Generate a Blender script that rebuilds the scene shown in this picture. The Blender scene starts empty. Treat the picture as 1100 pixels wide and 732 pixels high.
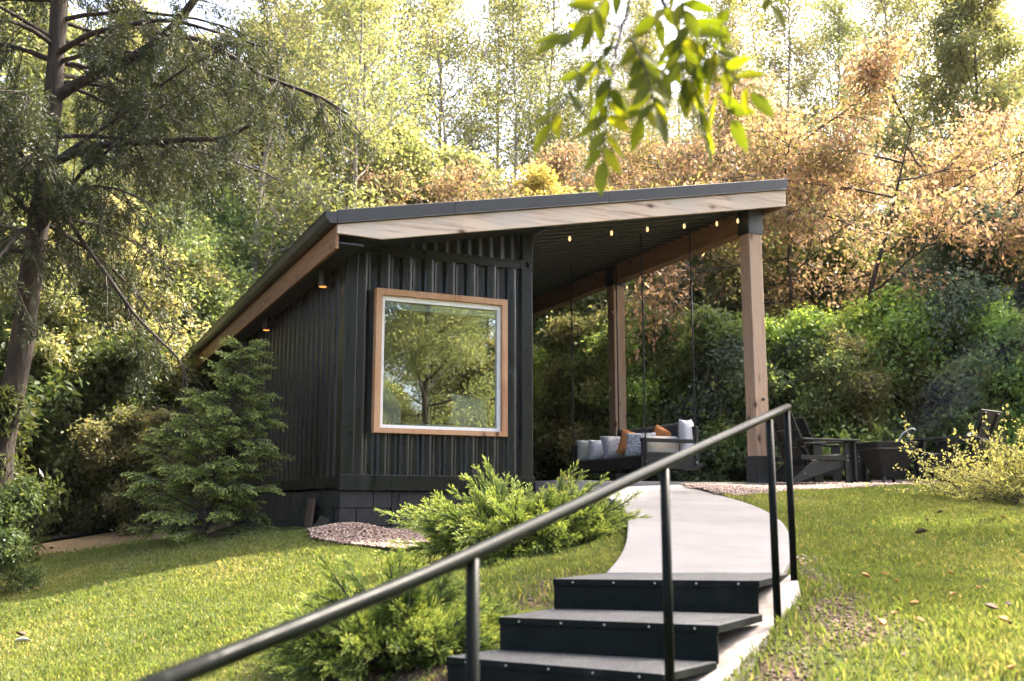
import bpy, bmesh, math, random
import numpy as np
from math import sin, cos, tan, pi, radians, sqrt
from mathutils import Vector, Matrix

scene = bpy.context.scene
COL = scene.collection
RNG = np.random.default_rng(7)

# ------------------------------------------------------------------ camera constants
F_PX, PITCH = 1088.0, radians(9.366)
CP, SP = cos(PITCH), sin(PITCH)


def at(u, v, Y):
    """World point seen at photo pixel (u, v) (1100x732) at world depth Y; the eye is the origin."""
    dv = 366.0 - v
    y = F_PX * CP - dv * SP
    return Vector(((u - 550.0) / y * Y, Y, (F_PX * SP + dv * CP) / y * Y))


# ------------------------------------------------------------------ object helpers
def link(o, parent=None):
    COL.objects.link(o)
    if parent is not None:
        o.parent = parent
    return o


def tag(o, label=None, cat=None, group=None, kind=None):
    if label:
        o['label'] = label
    if cat:
        o['category'] = cat
    if group:
        o['group'] = group
    if kind:
        o['kind'] = kind
    return o


def empty(name, loc=(0, 0, 0), rz=0.0, label=None, cat=None, group=None):
    o = bpy.data.objects.new(name, None)
    o.empty_display_size = 0.2
    o.location = loc
    o.rotation_euler = (0, 0, rz)
    link(o)
    return tag(o, label, cat, group)


def copy_tree(root):
    """Copy of a thing with copies of its parts and sub-parts (mesh data shared)."""
    r = root.copy()
    COL.objects.link(r)
    for ch in list(root.children):
        c = ch.copy()
        COL.objects.link(c)
        c.parent = r
        for g in list(ch.children):
            d = g.copy()
            COL.objects.link(d)
            d.parent = c
    return r


def mesh_np(name, V, F, mat=None, parent=None, rnd=None, smooth=False):
    """One mesh object from numpy verts (n,3) and faces (m,k)."""
    V = np.asarray(V, dtype=np.float32)
    F = np.asarray(F, dtype=np.int32)
    m, k = F.shape
    me = bpy.data.meshes.new(name)
    me.vertices.add(len(V))
    me.vertices.foreach_set('co', V.ravel())
    me.loops.add(m * k)
    me.loops.foreach_set('vertex_index', F.ravel())
    me.polygons.add(m)
    me.polygons.foreach_set('loop_start', np.arange(0, m * k, k, dtype=np.int32))
    me.polygons.foreach_set('loop_total', np.full(m, k, dtype=np.int32))
    if smooth:
        me.polygons.foreach_set('use_smooth', np.ones(m, dtype=bool))
    me.update(calc_edges=True)
    if rnd is not None:
        a = me.attributes.new('rnd', 'FLOAT', 'FACE')
        a.data.foreach_set('value', np.asarray(rnd, dtype=np.float32))
    if mat:
        me.materials.append(mat)
    return link(bpy.data.objects.new(name, me), parent)


class MB:
    """Collects boxes, prisms and tubes; build() links them as ONE mesh object."""

    def __init__(self):
        self.bm = bmesh.new()

    def box(self, x0, x1, y0, y1, z0, z1, M=None):
        vs = [self.bm.verts.new((x, y, z)) for z in (z0, z1) for y in (y0, y1) for x in (x0, x1)]
        for f in ((0, 2, 3, 1), (4, 5, 7, 6), (0, 1, 5, 4), (2, 6, 7, 3), (0, 4, 6, 2), (1, 3, 7, 5)):
            self.bm.faces.new([vs[i] for i in f])
        if M is not None:
            for v in vs:
                v.co = M @ v.co
        return vs

    def prism(self, poly, ext, M=None):
        """Closed polygon (3D points) extruded by vector ext."""
        ext = Vector(ext)
        a = [self.bm.verts.new(Vector(p)) for p in poly]
        b = [self.bm.verts.new(Vector(p) + ext) for p in poly]
        n = len(a)
        self.bm.faces.new(a)
        self.bm.faces.new(list(reversed(b)))
        for i in range(n):
            j = (i + 1) % n
            self.bm.faces.new((a[j], a[i], b[i], b[j]))
        if M is not None:
            for v in a + b:
                v.co = M @ v.co

    def strip(self, pts_a, pts_b):
        """Sheet of quads between two polylines."""
        a = [self.bm.verts.new(p) for p in pts_a]
        b = [self.bm.verts.new(p) for p in pts_b]
        for i in range(len(a) - 1):
            self.bm.faces.new((a[i], a[i + 1], b[i + 1], b[i]))

    def tube(self, pts, r, n=8, caps=True):
        pts = [Vector(p) for p in pts]
        if not hasattr(r, '__len__'):
            r = [r] * len(pts)
        rings = []
        up = Vector((0, 0, 1))
        for i, p in enumerate(pts):
            d = (pts[min(i + 1, len(pts) - 1)] - pts[max(i - 1, 0)]).normalized()
            ref = up if abs(d.z) < 0.9 else Vector((1, 0, 0))
            s = d.cross(ref).normalized()
            t = s.cross(d)
            rings.append([self.bm.verts.new(p + (s * cos(2 * pi * k / n) + t * sin(2 * pi * k / n)) * r[i]) for k in range(n)])
        for i in range(len(rings) - 1):
            for k in range(n):
                f = self.bm.faces.new((rings[i][k], rings[i][(k + 1) % n], rings[i + 1][(k + 1) % n], rings[i + 1][k]))
                f.smooth = True
        if caps:
            self.bm.faces.new(rings[0])
            self.bm.faces.new(list(reversed(rings[-1])))

    def lathe(self, prof, n=20, M=None):
        rings = []
        new = []
        for r, z in prof:
            ring = [self.bm.verts.new((r * cos(2 * pi * k / n), r * sin(2 * pi * k / n), z)) for k in range(n)]
            rings.append(ring)
            new += ring
        for i in range(len(rings) - 1):
            for k in range(n):
                f = self.bm.faces.new((rings[i][k], rings[i][(k + 1) % n], rings[i + 1][(k + 1) % n], rings[i + 1][k]))
                f.smooth = True
        self.bm.faces.new(list(reversed(rings[0])))
        self.bm.faces.new(rings[-1])
        if M is not None:
            for v in new:
                v.co = M @ v.co

    def build(self, name, mat, parent=None, bevel=0.0, seg=2):
        bmesh.ops.recalc_face_normals(self.bm, faces=self.bm.faces)
        me = bpy.data.meshes.new(name)
        self.bm.to_mesh(me)
        self.bm.free()
        if mat:
            me.materials.append(mat)
        o = link(bpy.data.objects.new(name, me), parent)
        if bevel:
            b = o.modifiers.new('bevel', 'BEVEL')
            b.width = bevel
            b.segments = seg
            b.limit_method = 'ANGLE'
            b.angle_limit = radians(40)
        return o


# ------------------------------------------------------------------ materials
def new_mat(name):
    m = bpy.data.materials.new(name)
    m.use_nodes = True
    nt = m.node_tree
    nt.nodes.clear()
    out = nt.nodes.new('ShaderNodeOutputMaterial')
    return m, nt, out


def N(nt, typ, **kw):
    n = nt.nodes.new(typ)
    for k, v in kw.items():
        if k in n.inputs:
            n.inputs[k].default_value = v
        else:
            setattr(n, k, v)
    return n


def L(nt, a, b):
    nt.links.new(a, b)


def ramp(nt, fac, stops, interp='LINEAR'):
    r = nt.nodes.new('ShaderNodeValToRGB')
    r.color_ramp.interpolation = interp
    els = r.color_ramp.elements
    while len(els) < len(stops):
        els.new(0.5)
    for e, (p, c) in zip(els, stops):
        e.position = p
        e.color = (c[0], c[1], c[2], 1.0)
    if fac is not None:
        L(nt, fac, r.inputs['Fac'])
    return r


def mapping(nt, scale=(1, 1, 1), coord='Object'):
    tc = nt.nodes.new('ShaderNodeTexCoord')
    mp = nt.nodes.new('ShaderNodeMapping')
    mp.inputs['Scale'].default_value = scale
    L(nt, tc.outputs[coord], mp.inputs['Vector'])
    return mp.outputs['Vector']


def noise(nt, vec, scale, detail=4.0, rough=0.55):
    n = N(nt, 'ShaderNodeTexNoise')
    n.inputs['Scale'].default_value = scale
    n.inputs['Detail'].default_value = detail
    n.inputs['Roughness'].default_value = rough
    if vec is not None:
        L(nt, vec, n.inputs['Vector'])
    return n.outputs['Fac']


def bump(nt, h, strength, dist=0.01):
    b = N(nt, 'ShaderNodeBump')
    b.inputs['Strength'].default_value = strength
    b.inputs['Distance'].default_value = dist
    L(nt, h, b.inputs['Height'])
    return b.outputs['Normal']


def simple(name, stops, scale=8.0, rough=0.6, rough2=None, bump_s=0.0, bump_scale=40.0, metallic=0.0, spec=0.5, sc=(1, 1, 1), dist=0.01):
    """Principled surface whose colour varies along `stops` with fractal noise."""
    m, nt, out = new_mat(name)
    p = N(nt, 'ShaderNodeBsdfPrincipled')
    vec = mapping(nt, sc)
    f = noise(nt, vec, scale, 6.0, 0.6)
    L(nt, ramp(nt, f, stops).outputs['Color'], p.inputs['Base Color'])
    p.inputs['Metallic'].default_value = metallic
    p.inputs['Specular IOR Level'].default_value = spec
    if rough2 is None:
        p.inputs['Roughness'].default_value = rough
    else:
        f2 = noise(nt, vec, scale * 2.3, 4.0)
        r = N(nt, 'ShaderNodeMapRange')
        r.inputs['From Min'].default_value = 0.3
        r.inputs['From Max'].default_value = 0.7
        r.inputs['To Min'].default_value = rough
        r.inputs['To Max'].default_value = rough2
        L(nt, f2, r.inputs['Value'])
        L(nt, r.outputs['Result'], p.inputs['Roughness'])
    if bump_s:
        L(nt, bump(nt, noise(nt, vec, bump_scale, 5.0), bump_s, dist), p.inputs['Normal'])
    L(nt, p.outputs['BSDF'], out.inputs['Surface'])
    return m


def wood(name, axis, light, dark, knot, grey=None, knots=True, rough=0.65):
    """Sawn timber: grain stretched along `axis`, knots, weathering patches."""
    m, nt, out = new_mat(name)
    p = N(nt, 'ShaderNodeBsdfPrincipled')
    s = [14.0, 14.0, 14.0]
    s[axis] = 0.7
    vec = mapping(nt, tuple(s))
    g = noise(nt, vec, 2.2, 8.0, 0.65)
    col = ramp(nt, g, [(0.36, dark), (0.5, light), (0.66, [min(1, c * 1.15) for c in light])]).outputs['Color']
    base = mapping(nt, (1, 1, 1))
    w = noise(nt, base, 1.3, 5.0, 0.6)
    if grey:
        mx = N(nt, 'ShaderNodeMixRGB')
        L(nt, ramp(nt, w, [(0.4, (0, 0, 0)), (0.62, (1, 1, 1))]).outputs['Color'], mx.inputs['Fac'])
        L(nt, col, mx.inputs['Color1'])
        mx.inputs['Color2'].default_value = (*grey, 1)
        col = mx.outputs['Color']
    if knots:
        ks = [5.0, 5.0, 5.0]
        ks[axis] = 2.6
        kv = mapping(nt, tuple(ks))
        vo = N(nt, 'ShaderNodeTexVoronoi')
        vo.inputs['Scale'].default_value = 1.0
        L(nt, kv, vo.inputs['Vector'])
        kf = ramp(nt, vo.outputs['Distance'], [(0.06, (1, 1, 1)), (0.16, (0.25, 0.25, 0.25)), (0.26, (0, 0, 0))]).outputs['Color']
        mx = N(nt, 'ShaderNodeMixRGB')
        L(nt, kf, mx.inputs['Fac'])
        L(nt, col, mx.inputs['Color1'])
        mx.inputs['Color2'].default_value = (*knot, 1)
        col = mx.outputs['Color']
    L(nt, col, p.inputs['Base Color'])
    p.inputs['Roughness'].default_value = rough
    L(nt, bump(nt, g, 0.35, 0.004), p.inputs['Normal'])
    L(nt, p.outputs['BSDF'], out.inputs['Surface'])
    return m


def leaf_mat(name, stops, trans_gain=(1.5, 1.45, 0.8), trans=0.5, rough=0.5, var=0.25, hue=0.03, gloss=0.03):
    """Leaves: reflect + let light through; each leaf (rnd) and each plant (Object random) differs."""
    m, nt, out = new_mat(name)
    a = N(nt, 'ShaderNodeAttribute')
    a.attribute_name = 'rnd'
    col = ramp(nt, a.outputs['Fac'], stops).outputs['Color']
    oi = N(nt, 'ShaderNodeObjectInfo')
    hs = N(nt, 'ShaderNodeHueSaturation')
    mr = N(nt, 'ShaderNodeMapRange')
    mr.inputs['To Min'].default_value = 1 - var
    mr.inputs['To Max'].default_value = 1 + var
    L(nt, oi.outputs['Random'], mr.inputs['Value'])
    L(nt, mr.outputs['Result'], hs.inputs['Value'])
    mu = N(nt, 'ShaderNodeMath', operation='MULTIPLY')
    mu.inputs[1].default_value = 7.31
    fr = N(nt, 'ShaderNodeMath', operation='FRACT')
    L(nt, oi.outputs['Random'], mu.inputs[0])
    L(nt, mu.outputs[0], fr.inputs[0])
    m2 = N(nt, 'ShaderNodeMapRange')
    m2.inputs['To Min'].default_value = 0.5 - hue
    m2.inputs['To Max'].default_value = 0.5 + hue
    L(nt, fr.outputs[0], m2.inputs['Value'])
    L(nt, m2.outputs['Result'], hs.inputs['Hue'])
    L(nt, col, hs.inputs['Color'])
    d = N(nt, 'ShaderNodeBsdfDiffuse')
    t = N(nt, 'ShaderNodeBsdfTranslucent')
    g = N(nt, 'ShaderNodeBsdfGlossy')
    g.inputs['Roughness'].default_value = rough
    tc = N(nt, 'ShaderNodeMixRGB', blend_type='MULTIPLY')
    tc.inputs['Fac'].default_value = 1.0
    tc.inputs['Color2'].default_value = (*trans_gain, 1)
    L(nt, hs.outputs['Color'], tc.inputs['Color1'])
    L(nt, hs.outputs['Color'], d.inputs['Color'])
    L(nt, tc.outputs['Color'], t.inputs['Color'])
    mx = N(nt, 'ShaderNodeMixShader')
    mx.inputs[0].default_value = trans
    L(nt, d.outputs[0], mx.inputs[1])
    L(nt, t.outputs[0], mx.inputs[2])
    mg = N(nt, 'ShaderNodeMixShader')
    mg.inputs[0].default_value = gloss
    L(nt, mx.outputs[0], mg.inputs[1])
    L(nt, g.outputs[0], mg.inputs[2])
    L(nt, mg.outputs[0], out.inputs['Surface'])
    return m


MAT = {}


def pebble_mat(name, stops):
    m, nt, out = new_mat(name)
    p = N(nt, 'ShaderNodeBsdfPrincipled')
    a = N(nt, 'ShaderNodeAttribute')
    a.attribute_name = 'rnd'
    L(nt, ramp(nt, a.outputs['Fac'], stops).outputs['Color'], p.inputs['Base Color'])
    p.inputs['Roughness'].default_value = 0.75
    L(nt, p.outputs['BSDF'], out.inputs['Surface'])
    return m


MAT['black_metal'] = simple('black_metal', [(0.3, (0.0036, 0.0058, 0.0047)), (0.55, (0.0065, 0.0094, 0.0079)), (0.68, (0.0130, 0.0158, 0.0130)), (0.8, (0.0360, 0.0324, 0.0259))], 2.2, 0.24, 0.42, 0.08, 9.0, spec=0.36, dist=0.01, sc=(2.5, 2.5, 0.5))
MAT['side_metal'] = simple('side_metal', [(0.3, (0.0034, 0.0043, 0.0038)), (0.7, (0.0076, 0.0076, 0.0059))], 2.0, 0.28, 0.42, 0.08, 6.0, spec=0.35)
MAT['roof_metal'] = simple('roof_metal', [(0.3, (0.0119, 0.0143, 0.0155)), (0.7, (0.0214, 0.0250, 0.0262))], 4.0, 0.35, 0.5)
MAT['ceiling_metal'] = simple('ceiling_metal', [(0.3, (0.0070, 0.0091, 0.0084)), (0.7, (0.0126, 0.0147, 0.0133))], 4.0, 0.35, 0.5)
MAT['block'] = simple('block', [(0.3, (0.0050, 0.0063, 0.0063)), (0.7, (0.0109, 0.0126, 0.0126))], 6.0, 0.55, 0.8, 0.4, 60.0)
MAT['bracket'] = simple('bracket', [(0.3, (0.0140, 0.0168, 0.0175)), (0.7, (0.0245, 0.0280, 0.0280))], 5.0, 0.4, 0.55)
MAT['furniture'] = simple('furniture', [(0.3, (0.005, 0.0065, 0.006)), (0.7, (0.012, 0.0135, 0.012))], 5.0, 0.45, 0.6, 0.1, 30.0, spec=0.35)
MAT['rail'] = simple('rail', [(0.3, (0.003, 0.0045, 0.004)), (0.7, (0.006, 0.008, 0.006))], 6.0, 0.30, 0.40, 0.04, 40.0, spec=0.06)
MAT['riser'] = simple('riser', [(0.3, (0.0025, 0.005, 0.0042)), (0.6, (0.006, 0.0095, 0.0078)), (0.78, (0.022, 0.023, 0.020))], 5.0, 0.6, 0.8, spec=0.12)
MAT['tread'] = simple('tread', [(0.40, (0.0085, 0.0102, 0.0102)), (0.54, (0.0306, 0.0331, 0.0331)), (0.70, (0.1020, 0.1062, 0.1062))], 70.0, 0.5, 0.7, 0.9, 90.0)
MAT['fascia'] = wood('fascia', 0, (0.52, 0.41, 0.31), (0.31, 0.22, 0.155), (0.07, 0.035, 0.022), (0.44, 0.395, 0.34))
MAT['beam'] = wood('beam', 1, (0.205, 0.108, 0.054), (0.12, 0.058, 0.028), (0.05, 0.025, 0.015))
MAT['post'] = wood('post', 2, (0.38, 0.255, 0.165), (0.22, 0.135, 0.08), (0.06, 0.03, 0.02), (0.34, 0.245, 0.17))
MAT['window_wood'] = wood('window_wood', 2, (0.40, 0.215, 0.105), (0.29, 0.135, 0.058), (0.08, 0.035, 0.02), (0.46, 0.28, 0.155))
MAT['window_wood_x'] = wood('window_wood_x', 0, (0.40, 0.215, 0.105), (0.29, 0.135, 0.058), (0.08, 0.035, 0.02), (0.46, 0.28, 0.155))
MAT['old_wood'] = wood('old_wood', 2, (0.12, 0.075, 0.05), (0.05, 0.03, 0.02), (0.02, 0.012, 0.01))
def concrete_mat():
    """Broomed concrete: cross strokes, blotchy damp stains, fine sand."""
    m, nt, out = new_mat('concrete')
    p = N(nt, 'ShaderNodeBsdfPrincipled')
    vec = mapping(nt)
    base = ramp(nt, noise(nt, vec, 1.1, 7, 0.65), [(0.32, (0.126, 0.120, 0.113)), (0.52, (0.160, 0.155, 0.148)), (0.72, (0.194, 0.188, 0.180))]).outputs['Color']
    broom = noise(nt, mapping(nt, (2.5, 70, 1)), 1.0, 3)
    sand = noise(nt, vec, 140.0, 3)
    mx = N(nt, 'ShaderNodeMixRGB', blend_type='MULTIPLY')
    mx.inputs['Fac'].default_value = 0.8
    L(nt, base, mx.inputs['Color1'])
    L(nt, ramp(nt, broom, [(0.3, (0.84, 0.84, 0.84)), (0.7, (1.08, 1.08, 1.08))]).outputs['Color'], mx.inputs['Color2'])
    st = N(nt, 'ShaderNodeMixRGB', blend_type='MULTIPLY')
    L(nt, ramp(nt, noise(nt, vec, 3.2, 8, 0.7), [(0.60, (0, 0, 0)), (0.74, (0.35, 0.35, 0.35))]).outputs['Color'], st.inputs['Fac'])
    L(nt, mx.outputs['Color'], st.inputs['Color1'])
    st.inputs['Color2'].default_value = (0.55, 0.47, 0.38, 1)
    L(nt, st.outputs['Color'], p.inputs['Base Color'])
    p.inputs['Roughness'].default_value = 0.8
    ad = N(nt, 'ShaderNodeMath', operation='ADD')
    L(nt, broom, ad.inputs[0])
    L(nt, sand, ad.inputs[1])
    L(nt, bump(nt, ad.outputs[0], 0.35, 0.006), p.inputs['Normal'])
    L(nt, p.outputs['BSDF'], out.inputs['Surface'])
    return m


MAT['concrete'] = concrete_mat()
MAT['old_concrete'] = simple('old_concrete', [(0.3, (0.17, 0.13, 0.10)), (0.5, (0.30, 0.27, 0.24)), (0.75, (0.40, 0.37, 0.34))], 7.0, 0.85, None, 0.6, 40.0)
MAT['white'] = simple('white', [(0.3, (0.70, 0.72, 0.70)), (0.7, (0.78, 0.80, 0.78))], 5.0, 0.5)
MAT['inner_wall'] = simple('inner_wall', [(0.3, (0.42, 0.33, 0.23)), (0.7, (0.52, 0.42, 0.31))], 3.0, 0.7)
MAT['curtain'] = simple('curtain', [(0.3, (0.66, 0.67, 0.66)), (0.7, (0.76, 0.77, 0.76))], 6.0, 0.8)
MAT['bedding'] = simple('bedding', [(0.3, (0.62, 0.68, 0.72)), (0.7, (0.72, 0.77, 0.80))], 6.0, 0.8)
MAT['cushion_black'] = simple('cushion_black', [(0.3, (0.012, 0.014, 0.017)), (0.7, (0.024, 0.027, 0.03))], 20.0, 0.85, None, 0.3, 250.0)
MAT['pillow_white'] = simple('pillow_white', [(0.3, (0.42, 0.43, 0.45)), (0.7, (0.50, 0.51, 0.53))], 20.0, 0.85, None, 0.3, 250.0)
MAT['pillow_cream'] = simple('pillow_cream', [(0.3, (0.42, 0.39, 0.34)), (0.7, (0.50, 0.47, 0.41))], 20.0, 0.85, None, 0.3, 250.0)
MAT['pillow_orange'] = simple('pillow_orange', [(0.3, (0.36, 0.13, 0.035)), (0.7, (0.45, 0.175, 0.05))], 25.0, 0.85, None, 0.3, 250.0)
MAT['pillow_sage'] = simple('pillow_sage', [(0.3, (0.26, 0.28, 0.25)), (0.7, (0.34, 0.36, 0.33))], 25.0, 0.85)
MAT['terracotta'] = simple('terracotta', [(0.3, (0.14, 0.06, 0.038)), (0.7, (0.22, 0.10, 0.065))], 12.0, 0.8)
MAT['steel'] = simple('steel', [(0.3, (0.30, 0.31, 0.31)), (0.7, (0.42, 0.43, 0.43))], 8.0, 0.35, metallic=1.0)
MAT['fire_iron'] = simple('fire_iron', [(0.3, (0.0070, 0.0077, 0.0084)), (0.7, (0.0196, 0.0189, 0.0182))], 10.0, 0.55, 0.75, 0.3, 40.0)
MAT['bark'] = simple('bark', [(0.3, (0.014, 0.010, 0.007)), (0.55, (0.036, 0.026, 0.018)), (0.78, (0.080, 0.060, 0.043))], 9.0, 0.9, None, 1.0, 16.0, sc=(1, 1, 0.25), dist=0.04)
MAT['clod'] = pebble_mat('clod', [(0.0, (0.03, 0.018, 0.011)), (0.6, (0.09, 0.055, 0.035)), (1.0, (0.20, 0.13, 0.08))])
MAT['dark_bark'] = simple('dark_bark', [(0.3, (0.030, 0.023, 0.018)), (0.7, (0.085, 0.066, 0.052))], 9.0, 0.9, None, 1.0, 20.0, sc=(1, 1, 0.3), dist=0.03)
MAT['pale_bark'] = simple('pale_bark', [(0.3, (0.16, 0.13, 0.105)), (0.7, (0.34, 0.30, 0.26))], 6.0, 0.9, None, 0.6, 16.0, sc=(1, 1, 0.3))
MAT['gravel'] = pebble_mat('gravel', [(0.0, (0.09, 0.055, 0.04)), (0.35, (0.20, 0.13, 0.095)), (0.75, (0.31, 0.22, 0.165)), (1.0, (0.46, 0.38, 0.31))])
MAT['gravel_bed'] = simple('gravel_bed', [(0.3, (0.08, 0.055, 0.04)), (0.7, (0.20, 0.145, 0.115))], 40.0, 0.9, None, 0.6, 60.0)
MAT['grass'] = leaf_mat('grass', [(0.0, (0.0952, 0.1344, 0.0314)), (0.45, (0.1400, 0.1814, 0.0426)), (0.8, (0.2128, 0.2296, 0.0616)), (0.93, (0.3808, 0.3248, 0.1344)), (1.0, (0.42, 0.33, 0.17))], (1.35, 1.3, 0.8), 0.45, 0.5, 0.0, 0.0, 0.03)

# ------------------------------------------------------------------ terrain (thin-plate spline through surveyed points)
CAB = Vector((-1.949, 11.582, 0.203))
YAW = radians(24.92)
AX = Vector((cos(YAW), sin(YAW), 0))
AY = Vector((-sin(YAW), cos(YAW), 0))


def cab(x, y, z=0.0):
    return CAB + AX * x + AY * y + Vector((0, 0, z))


def cab_xy(X, Y):
    dx, dy = X - CAB.x, Y - CAB.y
    return dx * AX.x + dy * AX.y, dx * AY.x + dy * AY.y


PATIO_Z = 0.32
CTRL = [(0, 0, -1.52), (-0.6, 1.8, -1.27), (-0.1, 2.69, -1.10), (0.58, 3.87, -0.84), (1.23, 5.0, -0.56), (1.49, 5.6, -0.46),
        (0.66, 6.39, -0.36), (0.80, 7.23, -0.30), (0.96, 8.47, -0.19), (1.05, 10.2, -0.02), (1.82, 6.74, -0.335), (2.02, 7.5, -0.26),
        (2.33, 9.5, -0.07), (2.3, 10.6, 0.06), (2.2, 11.6, 0.17), (2.0, 12.7, 0.25), (3.2, 12.6, 0.22), (4.5, 12.9, 0.26), (5.2, 14, 0.30), (4, 14, 0.30),
        (6.5, 14, 0.30), (3.2, 10.5, 0.10), (4.9, 10.3, 0.06), (4.0, 8.0, -0.14), (2.9, 5.5, -0.44), (1.95, 4.0, -0.66), (1.0, 3.6, -0.86), (3.0, 2.0, -0.95), (5.5, 6, -0.25),
        (-1.95, 11.3, -0.28), (-0.8, 11.5, -0.34), (0.2, 11.8, -0.22), (1.2, 12.3, 0.1), (0.2, 10.0, -0.34), (-0.4, 8.2, -0.52), (-0.1, 6.3, -0.62),
        (-0.3, 4.75, -0.82), (-0.69, 5.2, -0.88), (-1.9, 5.8, -0.96), (-3.0, 6.2, -1.02), (-3.9, 12.0, -0.42), (-4.6, 9.5, -0.84), (-6.3, 14, -0.68), (-6.4, 17, -0.42),
        (-2.5, 8.5, -0.70), (-1.2, 9.5, -0.52), (-5.5, 21.0, -0.1), (-8, 9, -1.2), (-3, 0, -1.8), (-3, 3, -1.42),
        (0, 22, 0.9), (3, 18, 0.45), (8, 18, 0.6), (0, 35, 4.0), (12, 20, 1.2), (20, 30, 4.0), (-12, 20, -0.4), (-15, 35, 2.2), (25, 10, 0.8), (-20, 8, -2.0),
        (-12, 0, -2.6), (12, 0, -0.9), (0, -15, -2.6), (30, -30, -2), (-30, -30, -4), (40, 45, 9), (-40, 45, 5), (0, 60, 9), (55, 0, 1), (-55, 0, -4), (0, -60, -4)]
_C = np.array(CTRL, dtype=float)


def _tps_fit(P, z, lam=0.02):
    n = len(P)
    d2 = ((P[:, None] - P[None]) ** 2).sum(-1)
    K = 0.5 * d2 * np.log(d2 + 1e-12) + lam * np.eye(n)
    Q = np.hstack([np.ones((n, 1)), P])
    A = np.zeros((n + 3, n + 3))
    A[:n, :n] = K
    A[:n, n:] = Q
    A[n:, :n] = Q.T
    return np.linalg.solve(A, np.concatenate([z, np.zeros(3)]))


_W = _tps_fit(_C[:, :2], _C[:, 2])


def H(X, Y):
    X = np.clip(np.asarray(X, dtype=float), -58, 58)
    Y = np.clip(np.asarray(Y, dtype=float), -60, 62)
    sh = X.shape
    q = np.stack([X.ravel(), Y.ravel()], 1)
    out = np.empty(len(q))
    for i in range(0, len(q), 20000):
        s = q[i:i + 20000]
        d2 = ((s[:, None] - _C[None, :, :2]) ** 2).sum(-1)
        out[i:i + 20000] = (0.5 * d2 * np.log(d2 + 1e-12)) @ _W[:len(_C)] + _W[-3] + s @ _W[-2:]
    return out.reshape(sh)


def hz(X, Y):
    return float(H(np.array([X]), np.array([Y]))[0])


def in_poly(X, Y, poly):
    X = np.asarray(X)
    inside = np.zeros(X.shape, dtype=bool)
    n = len(poly)
    for i in range(n):
        x0, y0 = poly[i][:2]
        x1, y1 = poly[(i + 1) % n][:2]
        c = ((y0 > Y) != (y1 > Y)) & (X < (x1 - x0) * (Y - y0) / (y1 - y0 + 1e-12) + x0)
        inside ^= c
    return inside


def catmull(pts, n=8):
    P = [Vector(p) for p in pts]
    P = [P[0] * 2 - P[1]] + P + [P[-1] * 2 - P[-2]]
    out = []
    for i in range(1, len(P) - 2):
        for k in range(n):
            t = k / n
            a, b, c, d = P[i - 1], P[i], P[i + 1], P[i + 2]
            out.append(0.5 * ((2 * b) + (c - a) * t + (2 * a - 5 * b + 4 * c - d) * t * t + (3 * b - a - 3 * c + d) * t ** 3))
    out.append(P[-2].copy())
    return out


def path_z(Y):
    return min(-0.355 + 0.0905 * (Y - 5.76), 0.315)


PATH_L = [(0.52, 5.76), (0.66, 6.39), (0.80, 7.23), (0.95, 8.47), (1.04, 9.47), (1.05, 10.2), (0.98, 11.3), (0.88, 12.25), (0.80, 12.52)]
PATH_R = [(1.50, 5.75), (1.66, 6.2), (1.815, 6.74), (2.02, 7.5), (2.22, 8.47), (2.33, 9.53), (2.32, 10.57), (2.22, 11.57), (2.14, 12.46), (2.10, 13.10)]
PL = catmull([(x, y, path_z(y)) for x, y in PATH_L], 6)
PR = catmull([(x, y, path_z(y)) for x, y in PATH_R], 6)
PATH_POLY = [(p.x, p.y) for p in PL] + [(p.x, p.y) for p in reversed(PR)]

# gravel beside the path and round the fire pit
GRAVEL_POLY = [(2.14, 12.2), (2.25, 11.2), (2.45, 10.7), (2.95, 11.1), (3.7, 11.8), (4.5, 12.5), (5.3, 12.95), (6.2, 12.9), (7.6, 13.2), (8.0, 15.2), (6.6, 16.4), (4.2, 15.9), (3.6, 14.2), (2.10, 13.3)]
MULCH_POLY = [(-2.25, 11.35), (-2.1, 10.8), (-1.75, 10.55), (-1.1, 10.35), (-0.6, 10.65), (-0.1, 11.0), (0.3, 12.0), (-0.3, 12.1), (-1.0, 11.95), (-1.85, 11.58)]
STAIR_POLY = [(-0.95, 4.6), (-0.15, 3.3), (0.25, 3.70), (0.62, 4.08), (0.91, 4.41), (1.04, 4.6), (1.345, 5.08), (1.525, 5.45), (1.59, 5.78), (0.5, 5.9), (0.1, 5.35)]


def soil_amount(X, Y):
    """Bare soil (0..1): round the junipers, along the stairs, in the wood's edge."""
    def blob(cx, cy, rx, ry):
        return np.exp(-(((X - cx) / rx) ** 2 + ((Y - cy) / ry) ** 2))
    s = 0.95 * blob(-0.6, 5.75, 0.65, 0.6) + 0.9 * blob(0.15, 8.9, 0.8, 1.0) + 0.75 * blob(0.25, 6.4, 0.35, 0.7) + 0.7 * blob(-0.2, 5.3, 0.4, 0.6)
    s = s + 0.9 * blob(1.75, 5.9, 0.13, 0.9) + 1.0 * blob(1.50, 4.95, 0.20, 0.45) + 0.8 * blob(1.12, 4.2, 0.14, 0.5) + 0.9 * blob(-6.2, 15.6, 1.5, 1.3) + 0.5 * blob(-3.4, 11.5, 1.0, 0.9)
    return np.clip(s, 0, 1)


def forest_amount(X, Y):
    """1 under the trees, 0 on the lawn."""
    edge_far = np.where(X > 2.0, 15.8 + 0.0 * X, np.where(X < -3.0, 14.8 + 0.25 * (X + 3), 40.0))
    f = 1 / (1 + np.exp(-(Y - edge_far) * 2.2))
    f = np.maximum(f, 1 / (1 + np.exp(-(-X - 5.3 - 0.12 * (Y - 6)) * 2.5)))
    f = np.maximum(f, 1 / (1 + np.exp(-(X - 9.5) * 2.5)))
    f = np.maximum(f, 1 / (1 + np.exp((Y + 6) * 1.5)))
    return np.clip(f, 0, 1)


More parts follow.
